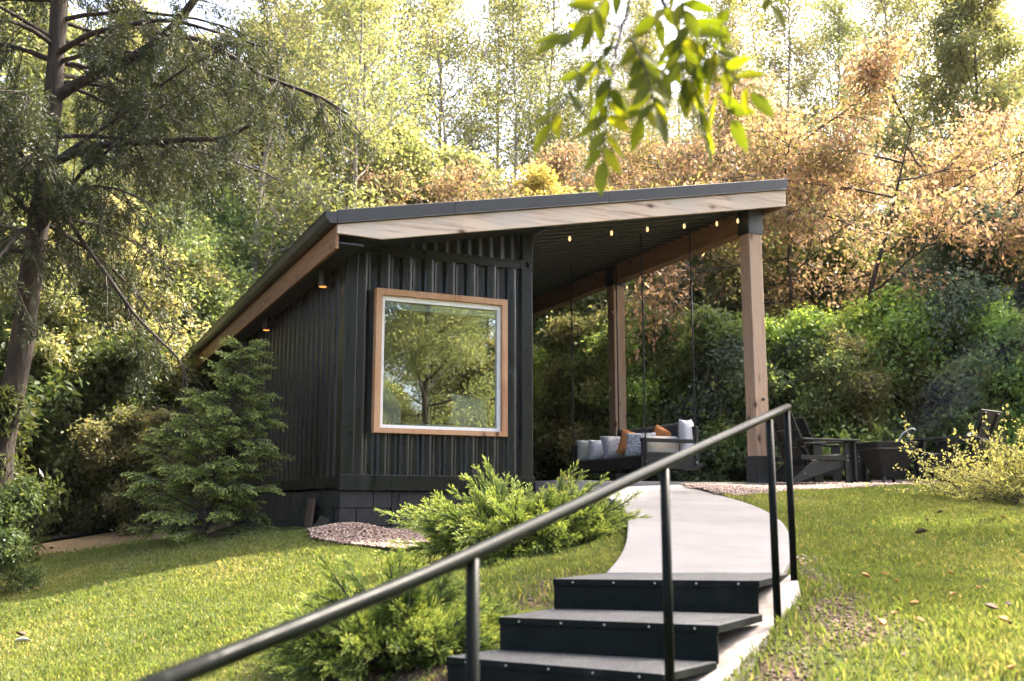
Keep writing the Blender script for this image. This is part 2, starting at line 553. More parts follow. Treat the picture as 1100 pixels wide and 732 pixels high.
_TR = np.random.default_rng(3)
_TURF = [(_TR.normal(0, 2.2), _TR.normal(0, 2.2), _TR.uniform(0, 6.28)) for _ in range(14)]


def turf_bump(X, Y):
    return sum(0.005 * np.sin(a * X + b * Y + c) for a, b, c in _TURF)


def build_ground():
    def axis(lo, hi, step, far, n):
        core = np.arange(lo, hi + 1e-6, step)
        g = np.geomspace(1, 1 + far, n) - 1
        return np.concatenate([(lo - g[1:])[::-1], core, hi + g[1:]])
    xs = axis(-9, 9, 0.14, 190, 34)
    ys = axis(-1, 18, 0.14, 190, 34)
    XX, YY = np.meshgrid(xs, ys)
    ZZ = H(XX, YY)
    lx = (XX - CAB.x) * AX.x + (YY - CAB.y) * AX.y
    ly = (XX - CAB.x) * AY.x + (YY - CAB.y) * AY.y
    ZZ = ZZ + turf_bump(XX, YY)
    # nothing of the turf sticks out through slab and path
    slab = (lx > 2.2) & (lx < 6.4) & (ly > -0.75) & (ly < 13)
    ZZ = np.where(slab, np.minimum(ZZ, PATIO_Z - 0.12), ZZ)
    near = in_poly(XX, YY, PATH_POLY)
    pz = np.minimum(-0.355 + 0.0905 * (YY - 5.76), 0.315)
    ZZ = np.where(near, np.minimum(ZZ, pz - 0.07), ZZ)
    ZZ = np.where(in_poly(XX, YY, STAIR_POLY), ZZ - 0.30, ZZ)
    under = (lx > -0.1) & (lx < 2.54) & (ly > -0.1) & (ly < 12.3)
    ZZ = np.where(under, np.minimum(ZZ, -0.32), ZZ)
    ny, nx = XX.shape
    V = np.stack([XX, YY, ZZ], -1).reshape(-1, 3)
    idx = np.arange(ny * nx).reshape(ny, nx)
    Fc = np.stack([idx[:-1, :-1], idx[:-1, 1:], idx[1:, 1:], idx[1:, :-1]], -1).reshape(-1, 4)
    m, nt, out = new_mat('ground')
    p = N(nt, 'ShaderNodeBsdfPrincipled')
    vec = mapping(nt)
    turf = ramp(nt, noise(nt, vec, 5.0, 8, 0.65), [(0.3, (0.045, 0.055, 0.016)), (0.55, (0.075, 0.095, 0.024)), (0.75, (0.13, 0.12, 0.045))]).outputs['Color']
    soil = ramp(nt, noise(nt, vec, 14.0, 8, 0.7), [(0.3, (0.055, 0.034, 0.022)), (0.55, (0.13, 0.085, 0.055)), (0.75, (0.27, 0.18, 0.115))]).outputs['Color']
    duff = ramp(nt, noise(nt, vec, 9.0, 8, 0.75), [(0.3, (0.07, 0.052, 0.03)), (0.55, (0.17, 0.125, 0.07)), (0.75, (0.32, 0.235, 0.13))]).outputs['Color']
    for nm, c2, prev in (('soil', soil, None), ('forest', duff, None)):
        at_ = N(nt, 'ShaderNodeAttribute')
        at_.attribute_name = nm
        mx = N(nt, 'ShaderNodeMixRGB')
        ad = N(nt, 'ShaderNodeMath', operation='MULTIPLY_ADD')
        L(nt, noise(nt, vec, 4.0, 6, 0.7), ad.inputs[0])
        ad.inputs[1].default_value = 0.9
        sb = N(nt, 'ShaderNodeMath', operation='ADD')
        sb.inputs[1].default_value = -0.45
        L(nt, at_.outputs['Fac'], sb.inputs[0])
        L(nt, sb.outputs[0], ad.inputs[2])
        cl = ramp(nt, ad.outputs[0], [(0.3, (0, 0, 0)), (0.55, (1, 1, 1))])
        L(nt, cl.outputs['Color'], mx.inputs['Fac'])
        L(nt, turf, mx.inputs['Color1'])
        L(nt, c2, mx.inputs['Color2'])
        turf = mx.outputs['Color']
    L(nt, turf, p.inputs['Base Color'])
    p.inputs['Roughness'].default_value = 0.95
    p.inputs['Specular IOR Level'].default_value = 0.15
    L(nt, bump(nt, noise(nt, vec, 30.0, 8, 0.7), 0.8, 0.02), p.inputs['Normal'])
    L(nt, p.outputs['BSDF'], out.inputs['Surface'])
    o = mesh_np('ground', V, Fc, m, smooth=True)
    for nm, arr in (('soil', soil_amount(XX, YY)), ('forest', forest_amount(XX, YY))):
        a = o.data.attributes.new(nm, 'FLOAT', 'POINT')
        a.data.foreach_set('value', arr.ravel().astype(np.float32))
    tag(o, kind='structure')


def slab_mesh(name, top_pts, depth, mat, bevel=0.0, kind='structure'):
    """Closed outline (x,y,z) with vertical sides going down by depth."""
    mb = MB()
    mb.prism([(p[0], p[1], p[2]) for p in top_pts], (0, 0, -depth))
    o = mb.build(name, mat, bevel=bevel)
    return tag(o, kind=kind)


def build_paving():
    mb = MB()
    # resample both edges equally, cambered sheet + side walls
    n = 48
    def res(Pl):
        d = [0.0]
        for a, b in zip(Pl, Pl[1:]):
            d.append(d[-1] + (b - a).length)
        out = []
        for k in range(n):
            t = d[-1] * k / (n - 1)
            i = min(max(0, next((j for j in range(len(d) - 1) if d[j + 1] >= t - 1e-9), len(d) - 2)), len(d) - 2)
            s = (t - d[i]) / (d[i + 1] - d[i] + 1e-9)
            out.append(Pl[i].lerp(Pl[i + 1], s))
        return out
    A, B = res(PL), res(PR)
    down = Vector((0, 0, -0.16))
    mb.strip(A, B)
    mb.strip([p + down for p in A], A)
    mb.strip(B, [p + down for p in B])
    mb.strip([A[0] + down, B[0] + down], [A[0], B[0]])
    bmesh.ops.remove_doubles(mb.bm, verts=mb.bm.verts, dist=1e-4)
    o = mb.build('path', MAT['concrete'], bevel=0.012)
    tag(o, kind='structure')
    # porch slab
    zt = PATIO_Z
    c = [cab(2.46, -0.55), cab(6.15, -0.55), cab(6.15, 12.2), cab(2.46, 12.2)]
    slab_mesh('paving', [(p.x, p.y, zt) for p in c], 0.22, MAT['concrete'], 0.01)


def pebbles(name, poly, n, size, mat, seed, zfun, mound=0.0):
    r = np.random.default_rng(seed)
    P = np.array([(a[0], a[1]) for a in poly])
    lo, hi = P.min(0), P.max(0)
    xy = r.uniform(lo, hi, (n * 3, 2))
    xy = xy[in_poly(xy[:, 0], xy[:, 1], poly)][:n]
    m = len(xy)
    z = zfun(xy[:, 0], xy[:, 1])
    octa = np.array([(1, 0, 0), (0, 1, 0), (-1, 0, 0), (0, -1, 0), (0, 0, 1), (0, 0, -1)], float)
    F8 = np.array([(0, 1, 4), (1, 2, 4), (2, 3, 4), (3, 0, 4), (1, 0, 5), (2, 1, 5), (3, 2, 5), (0, 3, 5)])
    s = r.uniform(0.5, 1.3, (m, 1, 1)) * size
    V = octa[None] * s * r.uniform(0.6, 1.3, (m, 6, 1)) * np.array([1, 1, 0.65])
    ang = r.uniform(0, 2 * pi, m)
    ca, sa = np.cos(ang)[:, None], np.sin(ang)[:, None]
    X = V[..., 0] * ca - V[..., 1] * sa + xy[:, None, 0]
    Yv = V[..., 0] * sa + V[..., 1] * ca + xy[:, None, 1]
    Zv = V[..., 2] + (z + r.uniform(0, 0.5, m) * size)[:, None]
    V = np.stack([X, Yv, Zv], -1).reshape(-1, 3)
    Fc = (F8[None] + np.arange(m)[:, None, None] * 6).reshape(-1, 3)
    o = mesh_np(name, V, Fc, mat, rnd=np.repeat(r.uniform(0, 1, m), 8))
    return tag(o, kind='stuff')


def bed(name, poly, lift, mat, step=0.12):
    """Ground-hugging sheet inside an outline."""
    P = np.array([(a[0], a[1]) for a in poly])
    lo, hi = P.min(0), P.max(0)
    xs = np.arange(lo[0], hi[0] + step, step)
    ys = np.arange(lo[1], hi[1] + step, step)
    XX, YY = np.meshgrid(xs, ys)
    ZZ = H(XX, YY) + lift
    ny, nx = XX.shape
    idx = np.arange(ny * nx).reshape(ny, nx)
    Fc = np.stack([idx[:-1, :-1], idx[:-1, 1:], idx[1:, 1:], idx[1:, :-1]], -1).reshape(-1, 4)
    cx = (XX[:-1, :-1] + step / 2).ravel()
    cy = (YY[:-1, :-1] + step / 2).ravel()
    Fc = Fc[in_poly(cx, cy, poly)]
    o = mesh_np(name, np.stack([XX, YY, ZZ], -1).reshape(-1, 3), Fc, mat, smooth=True)
    return tag(o, kind='structure')


def mulch_z(X, Y):
    return H(X, Y) + 0.03 + 0.10 * np.exp(-(((X + 1.7) / 0.45) ** 2 + ((Y - 11.15) / 0.3) ** 2))


def build_gravel():
    bed('ground_gravel', GRAVEL_POLY, 0.02, MAT['gravel_bed'])
    pebbles('gravel', GRAVEL_POLY, 24000, 0.02, MAT['gravel'], 5, lambda X, Y: H(X, Y) + 0.02)
    pebbles('mulch_gravel', MULCH_POLY, 12000, 0.02, MAT['gravel'], 6, mulch_z)
    # scattered stones on the bare soil by the stairs' right side
    pebbles('loose_gravel', [(1.45, 4.75), (1.85, 4.8), (2.0, 5.15), (1.75, 5.3), (1.42, 5.0)], 260, 0.02, MAT['gravel'], 9, lambda X, Y: H(X, Y) + 0.008)
    pebbles('loose_gravel', [(1.62, 5.6), (1.9, 5.8), (2.0, 6.9), (1.85, 6.8)], 130, 0.016, MAT['gravel'], 10, lambda X, Y: H(X, Y) + 0.008)
    pebbles('loose_gravel', [(0.62, 9.0), (1.0, 8.9), (1.03, 10.2), (0.8, 10.4)], 300, 0.022, MAT['gravel'], 11, lambda X, Y: H(X, Y) + 0.01)


def build_grass():
    r = np.random.default_rng(11)
    n = 1250000
    Y = 2.2 + 14.0 * r.uniform(0, 1, n) ** 0.75
    X = r.uniform(-1, 1, n) * (0.58 * Y + 1.3)
    lx = (X - CAB.x) * AX.x + (Y - CAB.y) * AX.y
    ly = (X - CAB.x) * AY.x + (Y - CAB.y) * AY.y
    keep = ~in_poly(X, Y, PATH_POLY) & ~in_poly(X, Y, GRAVEL_POLY) & ~in_poly(X, Y, MULCH_POLY) & ~in_poly(X, Y, STAIR_POLY)
    keep &= ~((lx > -0.05) & (lx < 6.2) & (ly > -0.6))
    keep &= ~((lx > -0.6) & (lx <= 0.0) & (ly > 0.2))
    # tufted density
    den = np.full(n, 0.85)
    for k in range(12):
        a, b, ph = r.normal(0, 3.0), r.normal(0, 3.0), r.uniform(0, 6.28)
        den += 0.07 * np.sin(a * X + b * Y + ph)
    den *= np.clip(1 - 0.97 * soil_amount(X, Y), 0, 1) * np.clip(1 - 1.02 * forest_amount(X, Y), 0, 1)
    keep &= r.uniform(0, 1, n) < den
    X, Y = X[keep], Y[keep]
    X, Y = X[:600000], Y[:600000]
    m = len(X)
    Z = H(X, Y) + turf_bump(X, Y) - 0.006
    long = 0.5 + 0.5 * np.sin(1.7 * X + 0.6 * np.sin(2.1 * Y)) * np.sin(1.3 * Y + 1.0)
    h = r.uniform(0.022, 0.055, m) * (0.75 + 0.45 * long) * (1.0 + 0.35 * np.sin(7.3 * X + 2.0 * np.sin(3.1 * Y)) * np.sin(6.1 * Y + 1.7 * np.sin(4.3 * X)))
    w = r.uniform(0.0018, 0.0034, m) * (0.7 + Y / 8.0)
    az = r.uniform(0, 2 * pi, m)
    lean = r.uniform(0.1, 0.75, m)
    la = az + r.normal(0, 0.6, m) + pi / 2
    sx, sy = np.cos(az) * w, np.sin(az) * w
    dx, dy = np.cos(la) * h * lean, np.sin(la) * h * lean
    V = np.empty((m, 5, 3))
    V[:, 0] = np.stack([X - sx, Y - sy, Z], -1)
    V[:, 1] = np.stack([X + sx, Y + sy, Z], -1)
    V[:, 2] = np.stack([X + sx * .8 + dx * .4, Y + sy * .8 + dy * .4, Z + h * .6], -1)
    V[:, 3] = np.stack([X + dx, Y + dy, Z + h * (1 - 0.25 * lean)], -1)
    V[:, 4] = np.stack([X - sx * .8 + dx * .4, Y - sy * .8 + dy * .4, Z + h * .6], -1)
    Fc = np.arange(m * 5).reshape(m, 5)
    patch = 0.5 + 0.25 * np.sin(0.9 * X + 1.7 * Y + np.sin(2.3 * X)) + 0.25 * np.sin(2.6 * X - 1.1 * Y)
    rnd = np.clip(0.62 * r.uniform(0, 1, m) + 0.38 * patch, 0, 1)
    dry = r.uniform(0, 1, m) < 0.05
    rnd[dry] = r.uniform(0.9, 1.0, dry.sum())
    o = mesh_np('grass', V.reshape(-1, 3), Fc, MAT['grass'], rnd=rnd)
    tag(o, kind='stuff')


def build_clods():
    """Crumbs of earth and bark on the bare soil."""
    r = np.random.default_rng(31)
    areas = [(-0.6, 5.75, 0.85, 0.8, 2600), (0.15, 8.8, 0.9, 0.95, 2200), (0.25, 6.4, 0.4, 0.75, 1200), (-0.2, 5.3, 0.45, 0.6, 900), (1.74, 5.9, 0.14, 0.9, 700), (1.52, 4.95, 0.22, 0.5, 800), (1.12, 4.2, 0.16, 0.5, 500)]
    xs, ys = [], []
    for cx, cy, rx, ry, n in areas:
        xs.append(r.normal(cx, rx * 0.6, n))
        ys.append(r.normal(cy, ry * 0.6, n))
    X, Y = np.concatenate(xs), np.concatenate(ys)
    keep = ~in_poly(X, Y, PATH_POLY) & ~in_poly(X, Y, STAIR_POLY)
    X, Y = X[keep], Y[keep]
    m = len(X)
    octa = np.array([(1, 0, 0), (0, 1, 0), (-1, 0, 0), (0, -1, 0), (0, 0, 1), (0, 0, -1)], float)
    F8 = np.array([(0, 1, 4), (1, 2, 4), (2, 3, 4), (3, 0, 4), (1, 0, 5), (2, 1, 5), (3, 2, 5), (0, 3, 5)])
    V = octa[None] * r.uniform(0.004, 0.013, (m, 1, 1)) * r.uniform(0.5, 1.6, (m, 6, 1)) * np.array([1.3, 0.8, 0.6])
    an = r.uniform(0, 2 * pi, m)
    ca, sa = np.cos(an)[:, None], np.sin(an)[:, None]
    W = np.stack([V[..., 0] * ca - V[..., 1] * sa + X[:, None], V[..., 0] * sa + V[..., 1] * ca + Y[:, None], V[..., 2] + (H(X, Y) + turf_bump(X, Y))[:, None] + 0.003], -1)
    o = mesh_np('soil_crumbs', W.reshape(-1, 3), (F8[None] + np.arange(m)[:, None, None] * 6).reshape(-1, 3), MAT['clod'], rnd=np.repeat(r.uniform(0, 1, m), 8))
    tag(o, kind='stuff')
# ------------------------------------------------------------------ the container cabin (built in its own axes: x along the front, y back, z up)
def corr_profile(length, period=0.278, depth=0.052, front=0.105, back=0.095):
    """Points (s, d) of a trapezoid corrugation; d=0 is the outer face, negative is inwards."""
    sl = (period - front - back) / 2
    pts = []
    s = 0.0
    while s < length - 1e-6:
        for ds, d in ((0, 0), (front, 0), (front + sl, -depth), (front + sl + back, -depth)):
            if s + ds < length:
                pts.append((s + ds, d))
        s += period
    pts.append((length, 0.0))
    return pts


ROOF_X0, ROOF_X1, ROOF_Y0, ROOF_Y1 = -0.327, 5.931, -0.772, 14.96
ROOF_Z0, ROOF_Z1 = 3.023, 4.256
SLOPE = (ROOF_Z1 - ROOF_Z0) / (ROOF_X1 - ROOF_X0)


def roof_z(x):
    return ROOF_Z0 + SLOPE * (x - ROOF_X0)


def dented_panel(name, parent, mat, prof, z0, z1, xform, holes=None, nz=26, dents=0, seed=1):
    """Corrugated sheet as a grid; prof = [(s, d)], xform(s, d, z) -> local point; holes = rectangles (s0,s1,z0,z1)."""
    r = np.random.default_rng(seed)
    zs = list(np.linspace(z0, z1, nz))
    ss = [p[0] for p in prof]
    dd = [p[1] for p in prof]
    S, D = [], []
    for i in range(len(ss) - 1):          # subdivide flats so dents show
        k = 3 if dents else 1
        for j in range(k):
            t = j / k
            S.append(ss[i] * (1 - t) + ss[i + 1] * t)
            D.append(dd[i] * (1 - t) + dd[i + 1] * t)
    S.append(ss[-1])
    D.append(dd[-1])
    S, D = np.array(S), np.array(D)
    Z, SS = np.meshgrid(zs, S, indexing='ij')
    DD = np.broadcast_to(D, Z.shape).copy()
    for _ in range(dents):
        cs, cz = r.uniform(S[0], S[-1]), r.uniform(z0, z1)
        a = r.uniform(0.003, 0.010)
        DD -= a * np.exp(-(((SS - cs) / 0.05) ** 2 + ((Z - cz) / r.uniform(0.06, 0.25)) ** 2))
    V = np.array([xform(s, d, z) for s, d, z in zip(SS.ravel(), DD.ravel(), Z.ravel())])
    nzs, ns = Z.shape
    idx = np.arange(nzs * ns).reshape(nzs, ns)
    Fc = np.stack([idx[:-1, :-1], idx[:-1, 1:], idx[1:, 1:], idx[1:, :-1]], -1).reshape(-1, 4)
    if holes:
        cs = ((S[:-1] + S[1:]) / 2)[None].repeat(nzs - 1, 0).ravel()
        cz = ((np.array(zs)[:-1] + np.array(zs)[1:]) / 2)[:, None].repeat(ns - 1, 1).ravel()
        keep = np.ones(len(Fc), bool)
        for (a, b, c, d) in holes:
            keep &= ~((cs > a) & (cs < b) & (cz > c) & (cz < d))
        Fc = Fc[keep]
    return mesh_np(name, V, Fc, mat, parent)


def build_cabin():
    B = MAT['black_metal']
    cabn = empty('container_cabin', CAB, YAW, 'black corrugated container cabin with big square window and a sloping roof reaching over its porch', 'cabin')
    WX0, WX1, WZ0, WZ1 = 0.3675, 2.0685, 0.6506, 2.3597
    # walls
    front = dented_panel('front_wall', cabn, B, [(s + 0.16, d) for s, d in corr_profile(2.13)], 0.16, 2.80,
                         lambda s, d, z: (s, -d + 0.012, z), holes=[(WX0 + 0.03, WX1 - 0.03, WZ0 + 0.03, WZ1 - 0.03)], nz=81, dents=26, seed=4)
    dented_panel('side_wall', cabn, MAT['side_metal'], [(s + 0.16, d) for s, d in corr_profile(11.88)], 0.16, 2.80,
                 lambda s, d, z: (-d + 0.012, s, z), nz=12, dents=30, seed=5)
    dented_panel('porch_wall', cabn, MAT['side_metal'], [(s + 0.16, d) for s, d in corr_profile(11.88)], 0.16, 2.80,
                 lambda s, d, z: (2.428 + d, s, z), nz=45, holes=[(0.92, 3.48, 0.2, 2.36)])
    dented_panel('rear_wall', cabn, B, [(s + 0.16, d) for s, d in corr_profile(2.12)], 0.16, 2.80,
                 lambda s, d, z: (s, 12.188 + d, z), nz=3)
    # corner posts: a flat face and a folded return
    for x0, x1, y0, y1 in ((0.0, 0.155, 0.0, 0.155), (2.285, 2.44, 0.0, 0.155), (0.0, 0.155, 12.045, 12.2), (2.285, 2.44, 12.045, 12.2)):
        mb = MB()
        mb.box(x0, x1, y0, y1, 0.16, 2.785)
        mb.build('corner_post', B, cabn, bevel=0.012)
    mb = MB()
    mb.box(0.16, 2.28, 0.004, 0.07, 2.785, 2.895)
    mb.box(0.005, 0.07, 0.16, 12.04, 2.785, 2.895)
    mb.box(2.37, 2.435, 0.16, 12.04, 2.785, 2.895)
    mb.box(0.16, 2.28, -0.006, 0.004, 2.865, 2.895)
    mb.build('top_rail', B, cabn, bevel=0.006)
    mb = MB()
    mb.box(-0.012, 2.452, -0.028, 0.10, -0.01, 0.168)
    mb.box(-0.004, 0.08, 0.10, 12.2, 0.03, 0.165)
    mb.box(2.36, 2.444, 0.10, 12.2, -0.01, 0.165)
    mb.build('bottom_rail', B, cabn, bevel=0.006)
    for x0, sx in ((-0.006, 1), (2.446, -1)):
        mb = MB()
        a, b = sorted((x0, x0 + sx * 0.178))
        # block with a real oval hole in its face
        yz = -0.008
        cx, cz = (a + b) / 2, 2.842
        n = 20
        outer = []
        for k in range(n):
            t = 2 * pi * (k + 0.5) / n
            c_, s_ = cos(t), sin(t)
            q = 1 / max(abs(c_) / ((b - a) / 2), abs(s_) / 0.06)
            outer.append((cx + c_ * q, yz, cz + s_ * q))
        inner = [(cx + 0.033 * cos(2 * pi * (k + 0.5) / n), yz, cz + 0.042 * sin(2 * pi * (k + 0.5) / n)) for k in range(n)]
        deep = [(x, yz + 0.05, z) for x, y, z in inner]
        mb.strip(outer + outer[:1], inner + inner[:1])
        mb.strip(inner + inner[:1], deep + deep[:1])
        mb.box(a, b, yz + 0.05, 0.165, 2.782, 2.902)
        mb.box(a, a + 0.003, yz, 0.06, 2.782, 2.902)
        mb.box(b - 0.003, b, yz, 0.06, 2.782, 2.902)
        mb.box(a, b, yz, 0.06, 2.902, 2.905)
        mb.box(a, b, yz, 0.06, 2.779, 2.782)
        mb.build('corner_casting', B, cabn)
    # infill between container and sloping roof
    prof = corr_profile(1.95, 0.15, 0.028, 0.05, 0.05)
    V, Fc = [], []
    for s, d in prof:
        x = 0.34 + s
        V += [(x, 0.06 - d, 2.90), (x, 0.06 - d, max(2.905, roof_z(x) - 0.24))]
    Fc = [(2 * i, 2 * i + 2, 2 * i + 3, 2 * i + 1) for i in range(len(prof) - 1)]
    mesh_np('infill_panel', V, Fc, B, cabn)
    mb = MB()
    mb.box(2.31, 2.455, 0.02, 0.16, 2.906, roof_z(2.4) - 0.25)
    mb.build('infill_post', B, cabn, bevel=0.008)
    # side infill beneath the porch roof
    mb = MB()
    mb.box(2.39, 2.42, 0.17, 12.2, 2.9, roof_z(2.4) - 0.26)
    mb.build('infill_board', MAT['side_metal'], cabn)
    # foundation: painted block walls with joints, a pier and a vent
    fo = MB()
    bw, bh = 0.40, 0.20
    for row in range(4):
        z1 = -0.015 - row * bh
        for k in range(-1, 3):
            xa = max(0.0, k * bw + (bw / 2 if row % 2 else 0))
            xb = min(0.62, k * bw + (bw / 2 if row % 2 else 0) + bw)
            if xb - xa > 0.05:
                fo.box(xa + 0.004, xb - 0.004, 0.01, 0.2, z1 - bh + 0.008, z1)
    fo.box(0.63, 2.42, 0.035, 0.2, -0.85, -0.02)
    fo.box(0.72, 2.2, 0.020, 0.034, -0.19, -0.03)
    for row in range(4):
        z1 = 0.0 - row * bh
        for k in range(0, 31):
            ya = 0.2 + k * bw + (bw / 2 if row % 2 else 0)
            fo.box(0.03 + 0.004 * (k % 2), 0.2, ya + 0.003, ya + bw - 0.003, z1 - bh + 0.006, z1)
    fo.box(2.2, 2.42, 0.2, 12.2, -0.85, -0.012)
    fnd = fo.build('foundation', MAT['block'], cabn, bevel=0.006)
    ve = MB()
    for k in range(5):
        ve.box(0.92, 1.26, 0.006, 0.034, -0.40 + k * 0.036, -0.40 + k * 0.036 + 0.010)
    for k in range(9):
        ve.box(0.92 + k * 0.041, 0.932 + k * 0.041, 0.009, 0.034, -0.405, -0.24)
    ve.box(0.90, 0.92, 0.0, 0.034, -0.42, -0.22)
    ve.box(1.26, 1.28, 0.0, 0.034, -0.42, -0.22)
    ve.box(0.90, 1.28, 0.002, 0.034, -0.24, -0.22)
    ve.build('vent', MAT['steel'], fnd)

    # ---- window: timber surround, white inner frame, glass
    def ring(name, x0, x1, z0, z1, wl, wt, wb, y0, y1, mat, parent, bev):
        """Four mitred sides as one connected frame."""
        bm = MB()
        O = [(x0, z0), (x1, z0), (x1, z1), (x0, z1)]
        I = [(x0 + wl, z0 + wb), (x1 - wl, z0 + wb), (x1 - wl, z1 - wt), (x0 + wl, z1 - wt)]
        v = {}
        for k, pts in (('o', O), ('i', I)):
            for f, y in (('f', y0), ('b', y1)):
                v[k + f] = [bm.bm.verts.new((x, y, z)) for x, z in pts]
        for i in range(4):
            j = (i + 1) % 4
            bm.bm.faces.new((v['of'][i], v['of'][j], v['if'][j], v['if'][i]))
            bm.bm.faces.new((v['ob'][j], v['ob'][i], v['ib'][i], v['ib'][j]))
            bm.bm.faces.new((v['of'][j], v['of'][i], v['ob'][i], v['ob'][j]))
            bm.bm.faces.new((v['if'][i], v['if'][j], v['ib'][j], v['ib'][i]))
        return bm.build(name, mat, parent, bevel=bev)
    w, y0, y1 = 0.075, -0.052, 0.06
    win = ring('window', WX0, WX1, WZ0, WZ1, w, w, w * 0.8, y0, y1, MAT['window_wood'], cabn, 0.004)
    ix0, ix1, iz0, iz1 = WX0 + w, WX1 - w, WZ0 + w * 0.8, WZ1 - w
    s = 0.045
    ring('sash', ix0, ix1, iz0, iz1, s, 0.06, 0.04, 0.0, 0.09, MAT['white'], win, 0.003)
    mb = MB()
    mb.box(ix0 + s, ix1 - s, 0.045, 0.10, iz1 - 0.145, iz1 - 0.065)
    mb.build('blind', MAT['white'], win, bevel=0.003)
    m, nt, out = new_mat('glass')
    g = N(nt, 'ShaderNodeBsdfGlossy')
    g.inputs['Roughness'].default_value = 0.0
    g.inputs['Color'].default_value = (0.95, 1.0, 0.97, 1)
    nz_ = noise(nt, mapping(nt), 1.2, 2)
    L(nt, bump(nt, nz_, 0.06, 0.02), g.inputs['Normal'])
    t = N(nt, 'ShaderNodeBsdfTransparent')
    t.inputs['Color'].default_value = (0.90, 0.95, 0.93, 1)
    fr = N(nt, 'ShaderNodeFresnel')
    fr.inputs['IOR'].default_value = 1.5
    ma = N(nt, 'ShaderNodeMath', operation='MULTIPLY_ADD')
    ma.inputs[1].default_value = 0.9
    ma.inputs[2].default_value = 0.19
    L(nt, fr.outputs[0], ma.inputs[0])
    mx = N(nt, 'ShaderNodeMixShader')
    L(nt, ma.outputs[0], mx.inputs[0])
    L(nt, t.outputs[0], mx.inputs[1])
    L(nt, g.outputs[0], mx.inputs[2])
    L(nt, mx.outputs[0], out.inputs['Surface'])
    mb = MB()
    mb.box(ix0 + s, ix1 - s, 0.030, 0.036, iz0 + 0.04, iz1 - 0.06)
    mb.build('pane', m, win)

    # ---- sliding glass door from the porch
    mb = MB()
    for ya, yb, za, zb in ((0.90, 0.96, 0.2, 2.38), (3.44, 3.50, 0.2, 2.38), (2.17, 2.23, 0.26, 2.32), (0.96, 3.44, 2.32, 2.38), (0.96, 3.44, 0.2, 0.26)):
        mb.box(2.362, 2.45, ya, yb, za, zb)
    dr = mb.build('porch_door', MAT['black_metal'], cabn)
    mb = MB()
    mb.box(2.40, 2.406, 0.961, 3.439, 0.261, 2.319)
    mb.build('door_glass', m, dr)

    # ---- interior shell
    mb = MB()
    mb.box(0.10, 2.34, 0.12, 0.14, 0.2, WZ0 + 0.02)
    mb.box(0.10, 2.34, 0.12, 0.14, WZ1 - 0.02, 2.75)
    mb.box(0.10, WX0 + 0.03, 0.115, 0.135, WZ0 + 0.02, WZ1 - 0.02)
    mb.box(WX1 - 0.03, 2.34, 0.12, 0.14, WZ0 + 0.02, WZ1 - 0.02)
    mb.box(0.08, 0.10, 0.12, 4.0, 0.2, 2.75)
    mb.box(2.34, 2.36, 0.12, 0.92, 0.2, 2.75)
    mb.box(2.34, 2.36, 3.48, 4.0, 0.2, 2.75)
    mb.box(2.34, 2.36, 0.92, 3.48, 2.36, 2.75)
    mb.box(0.08, 2.36, 4.0, 4.02, 0.2, 2.75)
    mb.box(0.08, 2.36, 0.12, 4.0, 2.73, 2.75)
    mb.box(0.08, 2.36, 0.12, 4.0, 0.2, 0.22)
    mb.build('inner_lining', MAT['inner_wall'], cabn)

    # ---- roof
    y0, y1 = ROOF_Y0, ROOF_Y1
    T = Vector
    mb = MB()
    def slab(xa, xb, top, bot, ya, yb):
        mb.prism([(xa, ya, roof_z(xa) - top), (xb, ya, roof_z(xb) - top), (xb, ya, roof_z(xb) - bot), (xa, ya, roof_z(xa) - bot)], (0, yb - ya, 0))
    slab(ROOF_X0, ROOF_X1, 0.012, 0.05, y0 + 0.02, y1)
    k = ROOF_X0 + 0.1
    y = y0 + 0.3
    while y < y1:
        slab(ROOF_X0, ROOF_X1, -0.012, 0.011, y, y + 0.03)
        y += 0.4
    roof = mb.build('roof', MAT['roof_metal'], cabn)
    # metal edge trim along the front and the high side (with a lap joint)
    mb = MB()
    def trim(xa, xb, yy):
        mb.prism([(xa, yy, roof_z(xa)), (xb, yy, roof_z(xb)), (xb, yy, roof_z(xb) - 0.145), (xa, yy, roof_z(xa) - 0.145)], (0, 0.03, 0))
        mb.prism([(xa, yy - 0.012, roof_z(xa) - 0.145), (xb, yy - 0.012, roof_z(xb) - 0.145), (xb, yy - 0.012, roof_z(xb) - 0.160), (xa, yy - 0.012, roof_z(xa) - 0.160)], (0, 0.05, 0))
    trim(ROOF_X0, 1.05, y0 - 0.02)
    trim(1.052, 3.1, y0 - 0.022)
    trim(3.102, ROOF_X1, y0 - 0.02)
    mb.box(ROOF_X1 - 0.004, ROOF_X1 + 0.02, y0 - 0.02, y1, ROOF_Z1 - 0.145, ROOF_Z1 + 0.004)
    mb.build('roof_trim', MAT['roof_metal'], roof, bevel=0.006)
    # timber fascia along the front, its low end cut back
    mb = MB()
    xa, xb, xc = ROOF_X0 + 0.01, 0.20, ROOF_X1 - 0.004
    mb.prism([(xa, y0, roof_z(xa) - 0.161), (xc, y0, roof_z(xc) - 0.161), (xc, y0, roof_z(xc) - 0.385), (xb, y0, roof_z(xb) - 0.375), (xa, y0, roof_z(xa) - 0.262)], (0, 0.045, 0))
    mb.build('fascia', MAT['fascia'], roof, bevel=0.005)
    mb = MB()
    mb.box(-0.325, -0.285, y0 + 0.045, y1, 2.60, 2.862)
    mb.build('fascia', MAT['beam'], roof, bevel=0.004)
    # porch side barge board
    mb = MB()
    mb.box(ROOF_X1 - 0.05, ROOF_X1 - 0.005, y0 + 0.046, y1, ROOF_Z1 - 0.40, ROOF_Z1 - 0.147)
    mb.build('fascia', MAT['beam'], roof, bevel=0.004)
    # gutter: open trough with lip and end cap
    mb = MB()
